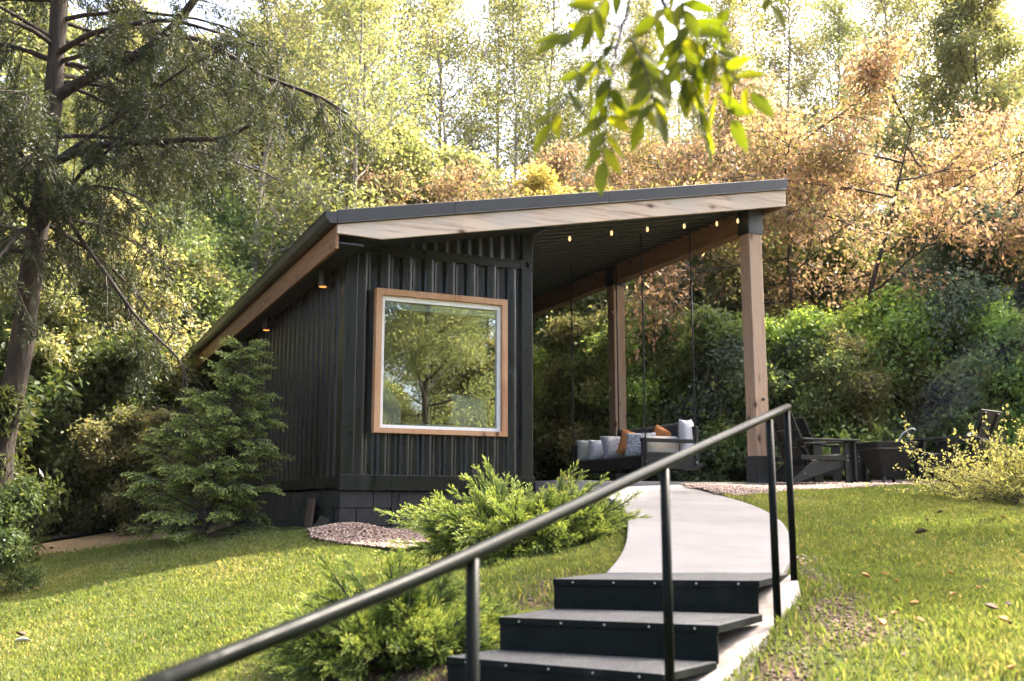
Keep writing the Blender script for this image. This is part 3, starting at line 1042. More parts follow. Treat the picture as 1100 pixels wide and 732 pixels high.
    prof = [(-0.33, 2.985), (-0.334, 2.87), (-0.40, 2.862), (-0.435, 2.90), (-0.455, 2.975), (-0.468, 2.985), (-0.462, 2.99), (-0.450, 2.985), (-0.432, 2.91), (-0.398, 2.872), (-0.342, 2.88), (-0.338, 2.985)]
    mb.prism([(x, y0 - 0.03, z) for x, z in prof], (0, y1 - y0 + 0.06, 0))
    mb.prism([(x, y0 - 0.034, z) for x, z in ((-0.33, 2.99), (-0.334, 2.866), (-0.402, 2.858), (-0.440, 2.90), (-0.472, 2.99))], (0, 0.003, 0))
    mb.build('gutter', MAT['roof_metal'], roof)
    # downspout at the far end
    mb = MB()
    mb.tube([(-0.40, 13.6, 2.88), (-0.40, 13.6, 2.70), (-0.36, 13.55, 2.52), (-0.22, 13.4, 2.42), (-0.06, 13.2, 2.36), (-0.05, 13.15, 2.2), (-0.05, 13.15, -0.3)], 0.045, 8)
    mb.build('downspout', MAT['roof_metal'], roof)
    # soffit on the low side
    mb = MB()
    mb.box(-0.284, 0.0, y0 + 0.05, y1, 2.66, 2.68)
    mb.build('soffit', MAT['ceiling_metal'], roof)
    # ribbed ceiling under the porch
    mb = MB()
    xa, xb = 2.46, ROOF_X1 - 0.06
    pa, pb = [], []
    y = y0 + 0.05
    while y < y1 - 0.2:
        for dy, dz in ((0, 0), (0.10, 0), (0.115, -0.022), (0.150, -0.022), (0.165, 0)):
            pa.append((xa, y + dy, roof_z(xa) - 0.30 + dz))
            pb.append((xb, y + dy, roof_z(xb) - 0.30 + dz))
        y += 0.225
    mb.strip(pa, pb)
    mb.build('porch_ceiling', MAT['ceiling_metal'], roof)
    mb = MB()
    xa, xb = -0.28, 2.455
    mb.prism([(xa, y0 + 0.05, roof_z(xa) - 0.26), (xb, y0 + 0.05, roof_z(xb) - 0.26), (xb, y0 + 0.05, roof_z(xb) - 0.285), (xa, y0 + 0.05, roof_z(xa) - 0.285)], (0, 0.80, 0))
    mb.build('soffit', MAT['ceiling_metal'], roof)

    # ---- porch posts and beam
    px, pw = 5.65, 0.1075
    zf = PATIO_Z - CAB.z
    zt = 3.84
    mb = MB()
    mb.box(px - 0.09, px - 0.003, -0.20, 14.7, 3.58, 3.893)
    mb.box(px + 0.003, px + 0.09, -0.20, 14.7, 3.58, 3.893)
    mb.build('porch_beam', MAT['beam'], cabn, bevel=0.006)
    first = None
    for i, y in enumerate((-0.33, 3.32, 6.98, 10.63, 14.2)):
        if first is None:
            mb = MB()
            mb.box(-pw, pw, -pw, pw, 0.05, 3.56)
            po = mb.build('porch_post', MAT['post'], cabn, bevel=0.008)
            mb = MB()
            for s in (-1, 1):
                a, b = sorted((s * (pw + 0.002), s * (pw + 0.016)))
                mb.box(a, b, -pw - 0.012, pw + 0.012, 3.41, 3.765)
                mb.box(-pw - 0.001, pw + 0.001, a, b, 3.41, 3.765 if s < 0 else 3.455)
            mb.build('bracket', MAT['bracket'], po, bevel=0.003)
            mb = MB()
            mb.box(-pw - 0.014, pw + 0.014, -pw - 0.014, pw + 0.014, 0.0, 0.36)
            mb.box(-pw - 0.05, pw + 0.05, -pw - 0.05, pw + 0.05, 0.0, 0.015)
            mb.build('post_base', MAT['bracket'], po, bevel=0.004)
            mb = MB()
            mb.lathe([(0.02, 0), (0.022, 0.012), (0.012, 0.03)], 10, Matrix.Translation((0.02, -pw, 1.12)) @ Matrix.Rotation(pi / 2, 4, 'X'))
            hk = mb.build('hook', MAT['bracket'], po)
            po.location = (px, y, zf)
            first = po
        else:
            c = first.copy()
            COL.objects.link(c)
            c.location = (px, y, zf)
            for g in list(first.children):
                if g.name.startswith('hook'):
                    continue
                d = g.copy()
                COL.objects.link(d)
                d.parent = c
    # ---- cylinder wall lamps under the low eave (lit)
    em, nt, out = new_mat('lamp_glow')
    e = N(nt, 'ShaderNodeEmission')
    e.inputs['Color'].default_value = (1.0, 0.36, 0.08, 1)
    e.inputs['Strength'].default_value = 0.22
    L(nt, e.outputs[0], out.inputs['Surface'])
    MAT['lamp_glow'] = em
    for y in (0.62, 4.0):
        mb = MB()
        M = Matrix.Translation((-0.11, y, 2.46))
        mb.lathe([(0.055, 0.0), (0.057, 0.004), (0.057, 0.20), (0.0555, 0.204)], 20, M)
        mb.box(-0.06, 0.06, y - 0.04, y + 0.04, 2.52, 2.62)
        lp = mb.build('wall_lamp', MAT['bracket'], cabn)
        mb = MB()
        mb.lathe([(0.046, -0.006), (0.048, -0.001)], 20, M)
        mb.build('lamp_lens', em, lp)
    return cabn


def build_interior():
    # curtain gathered at the left of the window
    mb = MB()
    a, b = [], []
    n = 30
    rows = 14
    grid = []
    for j in range(rows):
        t = j / (rows - 1)
        z = 0.70 + t * 1.55
        if t < 0.22:
            wd = 0.30 + 0.02 * sin(t * 9)
        else:
            wd = 0.07 + 0.23 * max(0.0, 1 - (t - 0.22) / 0.22) ** 1.5
        grid.append([mb.bm.verts.new((0.45 + wd * i / (n - 1), 0.165 + 0.02 * sin(i * 1.5 + t), z)) for i in range(n)])
    for j in range(rows - 1):
        for i in range(n - 1):
            f = mb.bm.faces.new((grid[j][i], grid[j][i + 1], grid[j + 1][i + 1], grid[j + 1][i]))
            f.smooth = True
    o = mb.build('curtain', MAT['curtain'])
    o.location = CAB
    o.rotation_euler = (0, 0, YAW)
    sm = o.modifiers.new('thick', 'SOLIDIFY')
    sm.thickness = 0.006
    tag(o, 'white curtain gathered at the lower left inside the big window', 'curtain')
    bd = empty('bed', CAB + AX * 0.15 + AY * 0.23, YAW, 'bed with pale blue bedding behind the window glass', 'bed')
    mb = MB()
    mb.box(0.0, 2.15, 0.0, 1.5, 0.02, 0.42)
    mb.build('bed_base', MAT['old_wood'], bd, bevel=0.01)
    mb = MB()
    mb.box(0.0, 2.15, 0.0, 1.52, 0.42, 0.80)
    mb.build('duvet', MAT['bedding'], bd, bevel=0.06, seg=4)
    p = pillow_obj('pillow', 0.52, 0.44, 0.18, MAT['bedding'], bd)
    p.location = (1.62, 0.22, 0.99)
    p.rotation_euler = (radians(-22), radians(8), radians(-12))
    for q in [p]:
        q['label'] = 'pale blue pillow propped up at the window'


def pillow_obj(name, w, h, t, mat, parent=None):
    """Soft square cushion standing in its x-z plane, with pinched corners."""
    n = 14
    V = []
    for side in (1, -1):
        for j in range(n + 1):
            for i in range(n + 1):
                a, b = 2 * i / n - 1, 2 * j / n - 1
                th = ((1 - a ** 4) * (1 - b ** 4)) ** 0.5
                px = a * (1 - 0.07 * (1 - b * b) * abs(a) ** 3)
                pz = b * (1 - 0.07 * (1 - a * a) * abs(b) ** 3)
                V.append((px * w / 2, side * th * t / 2, pz * h / 2))
    Fc = []
    o2 = (n + 1) ** 2
    for j in range(n):
        for i in range(n):
            q = j * (n + 1) + i
            Fc.append((q, q + 1, q + n + 2, q + n + 1))
            Fc.append((o2 + q + n + 1, o2 + q + n + 2, o2 + q + 1, o2 + q))
    return mesh_np(name, V, Fc, mat, parent, smooth=True)
# ------------------------------------------------------------------ stairs, handrail, furniture
def build_stairs():
    st = empty('outdoor_stairs', (0.9, 4.9, -0.6), 0, 'black outdoor steps with gritty treads leading up to the pale concrete path', 'stairs')
    O = Vector((0.9, 4.9, -0.6))
    screw = None
    # (front-left, front-right, back-right, back-left) of each tread and its height
    tr = [((0.208, 5.32), (1.235, 5.19), (1.53, 5.74), (0.50, 5.755), -0.36),
          ((-0.064, 4.94), (0.905, 4.59), (1.215, 5.06), (0.208, 5.345), -0.51),
          ((-0.297, 4.72), (0.607, 4.23), (0.89, 4.56), (-0.064, 4.96), -0.66),
          ((-0.60, 4.46), (0.22, 3.86), (0.58, 4.20), (-0.29, 4.74), -0.81),
          ((-0.93, 4.18), (-0.20, 3.48), (0.20, 3.84), (-0.59, 4.48), -0.96)]
    for fl, fr, br, bl, z in tr:
        mb = MB()
        mb.prism([(fl[0] - O.x, fl[1] - O.y, z - O.z), (fr[0] - O.x, fr[1] - O.y, z - O.z), (br[0] - O.x, br[1] - O.y, z - O.z), (bl[0] - O.x, bl[1] - O.y, z - O.z)], (0, 0, -0.035))
        t = mb.build('tread', MAT['tread'], st, bevel=0.004)
        t.data.materials.append(MAT['riser'])
        for f in t.data.polygons:
            f.material_index = 0 if abs(f.normal.z) > 0.8 else 1
        # riser panel set just behind the nosing, with a short side panel
        d = Vector((fr[0] - fl[0], fr[1] - fl[1], 0)).normalized()
        nb = Vector((-d.y, d.x, 0))
        a = Vector((fl[0], fl[1], 0)) + d * 0.006 + nb * 0.006
        b = Vector((fr[0], fr[1], 0)) - d * 0.006 + nb * 0.006
        mb = MB()
        mb.prism([(a.x - O.x, a.y - O.y, z - 0.036 - O.z), (b.x - O.x, b.y - O.y, z - 0.036 - O.z), (b.x - O.x, b.y - O.y, z - 0.175 - O.z), (a.x - O.x, a.y - O.y, z - 0.175 - O.z)], nb * 0.022)
        # box carcass under the tread, set in from its right end
        c = b + nb * 0.30 - d * 0.07
        e = a + nb * 0.30 + d * 0.02
        mb.prism([(a.x + d.x * .02 + nb.x * .024 - O.x, a.y + d.y * .02 + nb.y * .024 - O.y, z - 0.037 - O.z), (b.x - d.x * .07 + nb.x * .024 - O.x, b.y - d.y * .07 + nb.y * .024 - O.y, z - 0.037 - O.z),
                  (c.x - O.x, c.y - O.y, z - 0.037 - O.z), (e.x - O.x, e.y - O.y, z - 0.037 - O.z)], (0, 0, -0.14))
        mb.build('riser', MAT['riser'], st)
        # screw heads along the nosing
        for k in range(5):
            q = Vector((fl[0], fl[1], 0)).lerp(Vector((fr[0], fr[1], 0)), 0.1 + 0.2 * k) - nb * 0.001
            M = Matrix.Translation((q.x - O.x, q.y - O.y, z - 0.018 - O.z)) @ nb.to_track_quat('Z', 'Y').to_matrix().to_4x4() @ Matrix.Rotation(pi, 4, 'X')
            if screw is None:
                mb = MB()
                mb.lathe([(0.0055, -0.001), (0.0055, 0.002), (0.003, 0.003)], 8)
                sc = mb.build('screw', MAT['steel'], t)
                screw = sc.data
            else:
                sc = link(bpy.data.objects.new('screw', screw), t)
            sc.matrix_basis = M
    # worn concrete base seen beside the right-hand ends
    Rr = [(1.56, 5.74, -0.37), (1.50, 5.45, -0.41), (1.32, 5.10, -0.535), (1.02, 4.62, -0.655), (0.90, 4.42, -0.715), (0.62, 4.10, -0.81), (0.25, 3.72, -0.95), (-0.12, 3.40, -1.10)]
    mb = MB()
    R = catmull(Rr, 5)
    a = [p - O for p in R]
    b = [p - O + Vector((-0.42, 0.30, 0.0)) for p in R]
    dn = Vector((0.03, -0.02, -0.22))
    mb.strip(a, b)
    mb.strip([p + dn for p in a], a)
    bmesh.ops.remove_doubles(mb.bm, verts=mb.bm.verts, dist=1e-4)
    o = mb.build('base', MAT['old_concrete'], st)
    s = o.modifiers.new('thick', 'SOLIDIFY')
    s.thickness = 0.03


def build_handrail():
    pts = [at(86, 768, 1.42), at(175, 732, 1.84), at(345, 664, 2.22), at(508, 595, 2.70), at(714, 498, 3.87), at(826, 446.5, 5.0), at(846, 437.5, 5.62)]
    hr = empty('handrail', (1.23, 5.0, -0.55), 0, 'long black metal pipe handrail sloping up beside the steps', 'handrail')
    O = Vector(hr.location)
    P = catmull(pts, 8)
    end = P[-1] - P[-2]
    end.normalize()
    tail = [P[-1] + end * 0.03 + Vector((0, 0, -0.002)), P[-1] + end * 0.05 + Vector((0, 0, -0.01))]
    mb = MB()
    allp = [p - O for p in P + tail]
    mb.tube(allp, [0.0195] * (len(allp) - 1) + [0.014], 16)
    mb.build('rail', MAT['rail'], hr)
    for (u, v, Y, gz) in ((508, 600, 2.70, None), (714, 504, 3.87, None), (826.5, 451, 5.0, -0.58), (845, 442, 5.60, -0.47), (86, 768, 1.45, None)):
        p = at(u, v, Y)
        zb = (gz if gz is not None else hz(p.x, p.y)) - 0.06
        mb = MB()
        mb.tube([p - O, Vector((p.x, p.y, zb)) - O], 0.0185, 14)
        mb.build('post', MAT['rail'], hr)


def build_swing():
    zf = 0.53 - CAB.z
    X0, X1, Y0, Y1 = 4.35, 5.30, 0.54, 2.60
    F = MAT['furniture']
    sw = empty('swing_bed', cab(4.83, 1.5, zf), YAW, 'black wooden daybed swing hung on thin cables under the porch roof', 'swing bed')
    ox, oy = 4.83, 1.5
    def bx(mb, a, b, c, d, e, f):
        mb.box(a - ox, b - ox, c - oy, d - oy, e, f)
    mb = MB()
    bx(mb, X0, X0 + 0.04, Y0, Y1, 0.0, 0.16)
    bx(mb, X1 - 0.04, X1, Y0, Y1, 0.0, 0.16)
    bx(mb, X0 + 0.04, X1 - 0.04, Y0, Y0 + 0.04, 0.0, 0.16)
    bx(mb, X0 + 0.04, X1 - 0.04, Y1 - 0.04, Y1, 0.0, 0.16)
    y = Y0 + 0.05
    while y < Y1 - 0.12:
        bx(mb, X0 + 0.041, X1 - 0.041, y, y + 0.09, 0.03, 0.055)
        y += 0.13
    mb.build('seat_frame', F, sw, bevel=0.005)
    for yy in (Y0, Y1 - 0.045):
        mb = MB()
        bx(mb, X0 + 0.02, X0 + 0.10, yy, yy + 0.045, 0.161, 0.36)
        bx(mb, X0 + 0.02, X1 - 0.02, yy - 0.012, yy + 0.057, 0.361, 0.415)
        bx(mb, X0 + 0.10, X1 - 0.02, yy + 0.012, yy + 0.034, 0.161, 0.225)
        bx(mb, X1 - 0.10, X1, yy, yy + 0.045, 0.161, 0.60)
        mb.build('armrest', F, sw, bevel=0.005)
    mb = MB()
    for z in (0.18, 0.30, 0.42, 0.54):
        bx(mb, X1 - 0.045, X1 - 0.012, Y0 + 0.046, Y1 - 0.046, z, z + 0.085)
    mb.build('backrest', F, sw, bevel=0.005)
    mb = MB()
    bx(mb, X0 + 0.045, X1 - 0.05, Y0 + 0.05, Y1 - 0.05, 0.056, 0.19)
    mb.build('mattress', MAT['cushion_black'], sw, bevel=0.03, seg=3)
    for (x, y) in ((X0 + 0.06, Y0 - 0.012), (X1 - 0.06, Y0 - 0.012), (X0 + 0.06, Y1 + 0.012), (X1 - 0.06, Y1 + 0.012)):
        mb = MB()
        zt = roof_z(x) - 0.30 - zf
        mb.tube([(x - ox, y - oy, 0.06), (x - ox, y - oy, zt)], 0.011, 8)
        mb.lathe([(0.022, 0), (0.024, 0.03), (0.015, 0.06)], 10, Matrix.Translation((x - ox, y - oy, 0.05)))
        mb.tube([(x - ox, y - oy, 0.07), (x - ox + (0.04 if x < ox else -0.04), y - oy + (0.03 if y < oy else -0.03), 0.07)], 0.01, 6)
        mb.build('cable', MAT['cushion_black'], sw)
    zs = zf + 0.18

    def cushion(name, label, mat, x, y, w, h, t, face, tilt, z=None, roll=0.0, group=None):
        """face: direction the cushion's flat side looks at, in the cabin's plan (degrees from +x)."""
        o = pillow_obj(name, w, h, t, mat)
        o.rotation_mode = 'XYZ'
        R = Matrix.Rotation(YAW + radians(face + 90), 4, 'Z') @ Matrix.Rotation(radians(tilt), 4, 'X') @ Matrix.Rotation(radians(roll), 4, 'Y')
        p = cab(x, y, (zs if z is None else z) + h / 2 * cos(radians(tilt)) * (abs(cos(radians(roll))) + 0.8 * abs(sin(radians(roll)))) - 0.01)
        o.matrix_world = Matrix.Translation(p) @ R
        tag(o, label, 'pillow', group)
        return o
    cushion('back_cushion', 'long black back cushion sloping along the back of the daybed swing', MAT['cushion_black'], 5.10, 1.55, 1.95, 0.52, 0.20, 180, -12)
    cushion('bolster', 'tall white bolster at the near end of the black back cushion', MAT['pillow_white'], 5.16, 0.64, 0.22, 0.54, 0.20, -90, -3)
    cushion('pillow', 'smooth white pillow nearest the planter, at the far end of the swing', MAT['pillow_white'], 4.66, 2.15, 0.42, 0.34, 0.15, 250, -18)
    cushion('pillow', 'dull sage pillow peeking out behind the smooth white one', MAT['pillow_sage'], 4.58, 2.40, 0.40, 0.34, 0.12, 250, -10)
    pat = woven('pillow_weave', (0.10, 0.105, 0.11), (0.34, 0.35, 0.36), 70)
    pat2 = woven('pillow_fleck', (0.08, 0.085, 0.09), (0.42, 0.43, 0.44), 45)
    cushion('pillow', 'round-shouldered grey pillow between the white and the orange pillow', pat, 4.70, 1.78, 0.48, 0.39, 0.19, 262, -24)
    cushion('pillow', 'plain orange pillow standing in the middle of the row', MAT['pillow_orange'], 4.74, 1.38, 0.43, 0.38, 0.16, 236, -14, roll=14)
    cushion('pillow', 'speckled dark grey pillow with pale tassels by the cream lumbar pillow', pat2, 4.62, 1.00, 0.44, 0.38, 0.17, 222, -20)
    cushion('pillow', 'small orange pillow half hidden behind the cream lumbar pillow', MAT['pillow_orange'], 4.98, 0.98, 0.40, 0.39, 0.15, 215, -10, roll=24)
    cushion('pillow', 'wide cream lumbar pillow showing through the near armrest', MAT['pillow_cream'], 4.82, 0.74, 0.62, 0.31, 0.16, 268, -12)


def woven(name, a, b, sc):
    m, nt, out = new_mat(name)
    p = N(nt, 'ShaderNodeBsdfPrincipled')
    vec = mapping(nt)
    w = N(nt, 'ShaderNodeTexVoronoi')
    w.inputs['Scale'].default_value = sc
    L(nt, vec, w.inputs['Vector'])
    L(nt, ramp(nt, w.outputs['Distance'], [(0.25, a), (0.6, b)]).outputs['Color'], p.inputs['Base Color'])
    p.inputs['Roughness'].default_value = 0.9
    L(nt, p.outputs['BSDF'], out.inputs['Surface'])
    return m


def build_chairs():
    F = MAT['furniture']
    proto = empty('garden_chair', (0, 0, 0), 0, 'black slatted garden chair nearest the porch post, seen from behind', 'chair', 'low garden chairs round the fire pit')
    # faces +x; seat width .56
    w = 0.29
    ang = radians(24)
    # backrest: three wide planks
    mb = MB()
    for k in range(3):
        y0 = -w + 0.012
        M = Matrix.Translation((-0.13, 0, 0.26)) @ Matrix.Rotation(-ang, 4, 'Y')
        mb.box(-0.022, 0.0, -w + 0.01, w - 0.01, 0.0 + 0.245 * k, 0.238 + 0.245 * k, M)
    for yy in (-0.18, 0.18):
        M = Matrix.Translation((-0.13, 0, 0.26)) @ Matrix.Rotation(-ang, 4, 'Y')
        mb.box(-0.045, -0.024, yy - 0.03, yy + 0.03, -0.1, 0.70, M)
    mb.build('backrest', F, proto, bevel=0.004)
    mb = MB()
    for k in range(5):
        M = Matrix.Translation((-0.10, 0, 0.265)) @ Matrix.Rotation(radians(-12), 4, 'Y')
        mb.box(0.002 + k * 0.105, 0.098 + k * 0.105, -w + 0.012, w - 0.012, 0, 0.022, M)
    mb.build('seat', F, proto, bevel=0.004)
    for s in (-1, 1):
        mb = MB()
        y = s * (w + 0.012)
        a, b = sorted((y, y - s * 0.026))
        mb.prism([(0.45, a, 0.38), (0.45, a, 0.25), (-0.42, a, 0.0), (-0.55, a, 0.0), (-0.18, a, 0.255), (-0.05, a, 0.278)], (0, b - a, 0))
        mb.build('side_rail', F, proto, bevel=0.003)
        mb = MB()
        y1 = s * (w + 0.042)
        a, b = sorted((y1, y1 - s * 0.028))
        mb.box(0.36, 0.50, a, b, 0.0, 0.548)
        a, b = sorted((s * (w + 0.044), s * (w + 0.09)))
        mb.box(0.475, 0.50, a, b, 0.0, 0.548)
        mb.build('leg', F, proto, bevel=0.003)
        mb = MB()
        a, b = sorted((s * (w - 0.02), s * (w + 0.13)))
        mb.box(-0.38, 0.56, a, b, 0.55, 0.574)
        mb.build('arm', F, proto, bevel=0.004)
        mb = MB()
        a, b = sorted((s * (w + 0.012), s * (w + 0.036)))
        mb.box(-0.34, 0.36, a, b, 0.30, 0.36)
        mb.build('stretcher', F, proto, bevel=0.003)
        for (x, z) in ((0.40, 0.30), (0.40, 0.36), (-0.30, 0.12)):
            mb = MB()
            mb.lathe([(0.009, 0), (0.008, 0.004)], 8, Matrix.Translation((x, s * (w + 0.043), z)) @ Matrix.Rotation(-s * pi / 2, 4, 'X'))
            mb.build('bolt', MAT['steel'], proto)
    mb = MB()
    mb.box(-0.40, -0.36, -w + 0.0, w - 0.0, 0.50, 0.548)
    mb.build('back_brace', F, proto, bevel=0.003)
    p = at(868, 521, 13.6)
    proto.location = (p.x, p.y, hz(p.x, p.y) + 0.03)
    proto.rotation_euler = (0, 0, radians(22))
    c = copy_tree(proto)
    p = at(884, 515, 15.0)
    c.location = (p.x, p.y, hz(p.x, p.y) + 0.03)
    c.rotation_euler = (0, 0, radians(14))
    c['label'] = 'black garden chair behind the nearest one, only its lit back and arm showing'
    c = copy_tree(proto)
    p = at(1036, 519, 13.7)
    c.location = (p.x, p.y, hz(p.x, p.y) + 0.06)
    c.rotation_euler = (0, 0, radians(130))
    c['label'] = 'dark garden chair behind the golden bush, facing the fire pit'
    # folded grey cloth on its arm
    mb = MB()
    mb.prism([(-0.08, -0.06, 0), (0.09, -0.06, 0), (0.08, -0.06, 0.07), (0.02, -0.06, 0.10), (-0.06, -0.06, 0.085)], (0, 0.12, 0))
    o = mb.build('folded_cloth', MAT['pillow_white'], bevel=0.02, seg=3)
    q = c.matrix_basis @ Vector((0.0, -0.34, 0.575))
    o.location = q
    o.rotation_euler = (0, 0, radians(20))
    tag(o, 'pale grey folded cloth resting on the arm of the chair behind the bush', 'cloth')


def build_firepit():
    p = at(955, 520, 14.0)
    z = hz(p.x, p.y) + 0.02
    fp = empty('fire_pit', (p.x, p.y, z), radians(8), 'black iron fire pit with tapered square bowl between the garden chairs', 'fire pit')
    I = MAT['fire_iron']
    mb = MB()
    def ring(h, z):
        return [mb.bm.verts.new((x * h, y * h, z)) for x, y in ((-1, -1), (1, -1), (1, 1), (-1, 1))]
    r0, r1, r2 = ring(0.15, 0.08), ring(0.32, 0.56), ring(0.305, 0.56)
    r3 = ring(0.14, 0.12)
    for a, b in ((r0, r1), (r1, r2), (r2, r3)):
        for i in range(4):
            mb.bm.faces.new((a[i], a[(i + 1) % 4], b[(i + 1) % 4], b[i]))
    mb.bm.faces.new(r0)
    mb.bm.faces.new(list(reversed(r3)))
    mb.build('bowl', I, fp, bevel=0.006)
    mb = MB()
    for a, b, c, d in ((-0.35, 0.35, -0.35, -0.315), (-0.35, 0.35, 0.315, 0.35), (-0.35, -0.315, -0.314, 0.314), (0.315, 0.35, -0.314, 0.314)):
        mb.box(a, b, c, d, 0.455, 0.47)
    mb.build('rim', MAT['bracket'], fp, bevel=0.003)
    for sx in (-1, 1):
        for sy in (-1, 1):
            mb = MB()
            mb.prism([(sx * 0.17, sy * 0.17, 0.10), (sx * 0.13, sy * 0.17, 0.10), (sx * 0.21, sy * 0.23, -0.03), (sx * 0.24, sy * 0.23, -0.03)], (0, sy * 0.02, 0))
            mb.build('leg', I, fp)
    mb = MB()
    r = random.Random(4)
    for k in range(5):
        a = r.uniform(0, pi)
        c = Vector((r.uniform(-.08, .08), r.uniform(-.08, .08), 0.40 + 0.03 * k))
        d = Vector((cos(a), sin(a), r.uniform(-.1, .1))) * 0.2
        mb.tube([c - d, c + d], 0.04, 8)
    o = mb.build('firewood', MAT['dark_bark'])
    o.location = (p.x, p.y, z)
    tag(o, 'charred logs lying inside the black fire pit bowl', 'firewood')
    # poker: bent steel rod leaning on the rim, and its dark stand
    mb = MB()
    M0 = [at(962, 477, 13.9), at(966, 472, 13.9), at(970, 466, 13.9), at(974, 463.5, 13.9), at(979, 461, 13.9), at(982, 461.5, 13.9), at(983.5, 463.5, 13.9)]
    mb.tube(catmull(M0, 4), 0.012, 8)
    o = mb.build('fire_poker', MAT['steel'])
    tag(o, 'bent steel poker leaning out of the fire pit', 'poker')
    mb = MB()
    a, b = at(974.5, 464, 14.05), at(974.5, 520, 14.05)
    mb.tube([a, Vector((a.x, a.y, hz(a.x, a.y)))], 0.014, 8)
    mb.box(a.x - 0.08, a.x + 0.08, a.y - 0.02, a.y + 0.02, a.z - 0.43, a.z - 0.41)
    o = mb.build('tool_stand', I)
    tag(o, 'thin black upright stand right of the fire pit', 'stand')


def build_small():
    # planter box at the far left of the swing, two dark columnar evergreens, bricks, tube light, string light, pipe
    c = cab(3.05, 2.1)
    pb = empty('planter_box', (c.x, c.y, PATIO_Z), YAW, 'black square planter box at the far end of the porch swing', 'planter')
    mb = MB()
    mb.box(-0.22, 0.22, -0.22, 0.22, 0.0, 0.50)
    mb.build('body', MAT['furniture'], pb, bevel=0.006)
    mb = MB()
    for a, b, c2, d in ((-0.245, 0.245, -0.245, -0.19), (-0.245, 0.245, 0.19, 0.245), (-0.245, -0.19, -0.189, 0.189), (0.19, 0.245, -0.189, 0.189)):
        mb.box(a, b, c2, d, 0.501, 0.54)
    mb.build('rim', MAT['furniture'], pb, bevel=0.005)
    mb = MB()
    mb.box(-0.189, 0.189, -0.189, 0.189, 0.501, 0.515)
    mb.build('potting_soil', MAT['old_wood'], pb)
    for i, (u, v, Y, s, lab) in enumerate(((605.5, 508, 12.7, 0.10, 'reddish brick standing on edge in front of the black planter'), (612, 507, 12.75, 0.075, 'small reddish brick beside the larger one near the swing'))):
        p = at(u, v, Y)
        mb = MB()
        mb.box(-s * .5, s * .5, -0.05, 0.05, 0, 0.07)
        o = mb.build('brick', MAT['terracotta'], bevel=0.006)
        o.location = (p.x, p.y, max(PATIO_Z + 0.001, p.z))
        o.location.z = PATIO_Z + 0.001
        o.rotation_euler = (0, 0, 0.5 + i)
        tag(o, lab, 'brick')
    # white tube light on a thin dark pole
    p = at(649, 420, 19.4)
    q = at(651, 456, 19.4)
    g = hz(p.x, p.y)
    tl = empty('garden_light', (q.x, q.y, g), 0, 'slim white tube light on a thin dark pole left of the far porch post', 'garden light')
    mb = MB()
    mb.tube([(0, 0, 0), (0, 0, q.z - g)], 0.018, 8)
    mb.build('pole', MAT['bracket'], tl)
    mb = MB()
    mb.lathe([(0.05, q.z - g), (0.06, q.z - g + 0.02), (0.06, p.z - g - 0.02), (0.042, p.z - g)], 14)
    mb.build('tube', MAT['white'], tl)
    # string light under the porch ceiling
    em, nt, out = new_mat('bulb_glow')
    e = N(nt, 'ShaderNodeEmission')
    e.inputs['Color'].default_value = (1.0, 0.62, 0.28, 1)
    e.inputs['Strength'].default_value = 0.22
    L(nt, e.outputs[0], out.inputs['Surface'])
    sl = empty('string_light', cab(4.0, 0.0, 3.5), YAW, 'string of small warm bulbs hung below the dark porch ceiling', 'string light')
    bulbs = []
    for (u, v) in ((612, 256.5), (657, 250.5), (695.5, 246.5), (735, 243), (770, 240.5), (792.5, 237.5)):
        # intersect the view ray with a plane 0.30 m under the ceiling
        d = at(u, v, 1.0)
        lo, hi = 8.0, 22.0
        for _ in range(40):
            mid = (lo + hi) / 2
            P = d * mid
            x, y = cab_xy(P.x, P.y)
            if P.z < CAB.z + roof_z(x) - 0.30 - 0.14:
                lo = mid
            else:
                hi = mid
        P = d * lo
        x, y = cab_xy(P.x, P.y)
        bulbs.append(Vector((x - 4.0, y, P.z - CAB.z - 3.5)))
    mb = MB()
    pts = []
    for i, b in enumerate(bulbs):
        pts.append(b + Vector((0, 0, 0.075)))
        if i < len(bulbs) - 1:
            m = b.lerp(bulbs[i + 1], 0.5) + Vector((0, 0, 0.075 - 0.03))
            pts.append(m)
    mb.tube(catmull(pts, 4), 0.005, 6)
    for b in bulbs:
        mb.lathe([(0.013, 0.03), (0.015, 0.05), (0.010, 0.075)], 8, Matrix.Translation(b))
        zc = roof_z(b.x + 4.0) - 0.30 - 3.5
        mb.tube([b + Vector((0, 0, 0.07)), (b.x, b.y, zc)], 0.003, 5)
    mb.build('cord', MAT['cushion_black'], sl)
    for b in bulbs:
        mb = MB()
        mb.lathe([(0.004, -0.036), (0.013, -0.030), (0.018, -0.013), (0.017, 0.006), (0.013, 0.029)], 12, Matrix.Translation(b))
        mb.build('bulb', em, sl)
    # dark pipe along the lawn's edge on the left, on low stakes
    a, b = at(-60, 594, 15.0), at(134, 567.5, 17.6)
    mb = MB()
    P = [a.lerp(b, t) + Vector((0, 0, -0.03 * sin(pi * t))) for t in np.linspace(0, 1, 9)]
    mb.tube(P, 0.045, 10)
    for t in (1, 4, 7):
        q = P[t]
        mb.tube([q, Vector((q.x, q.y, hz(q.x, q.y) - 0.1))], 0.03, 6)
    o = mb.build('pipe_rail', MAT['rail'])
    tag(o, 'low dark pipe rail along the edge of the left lawn below the trees', 'rail')
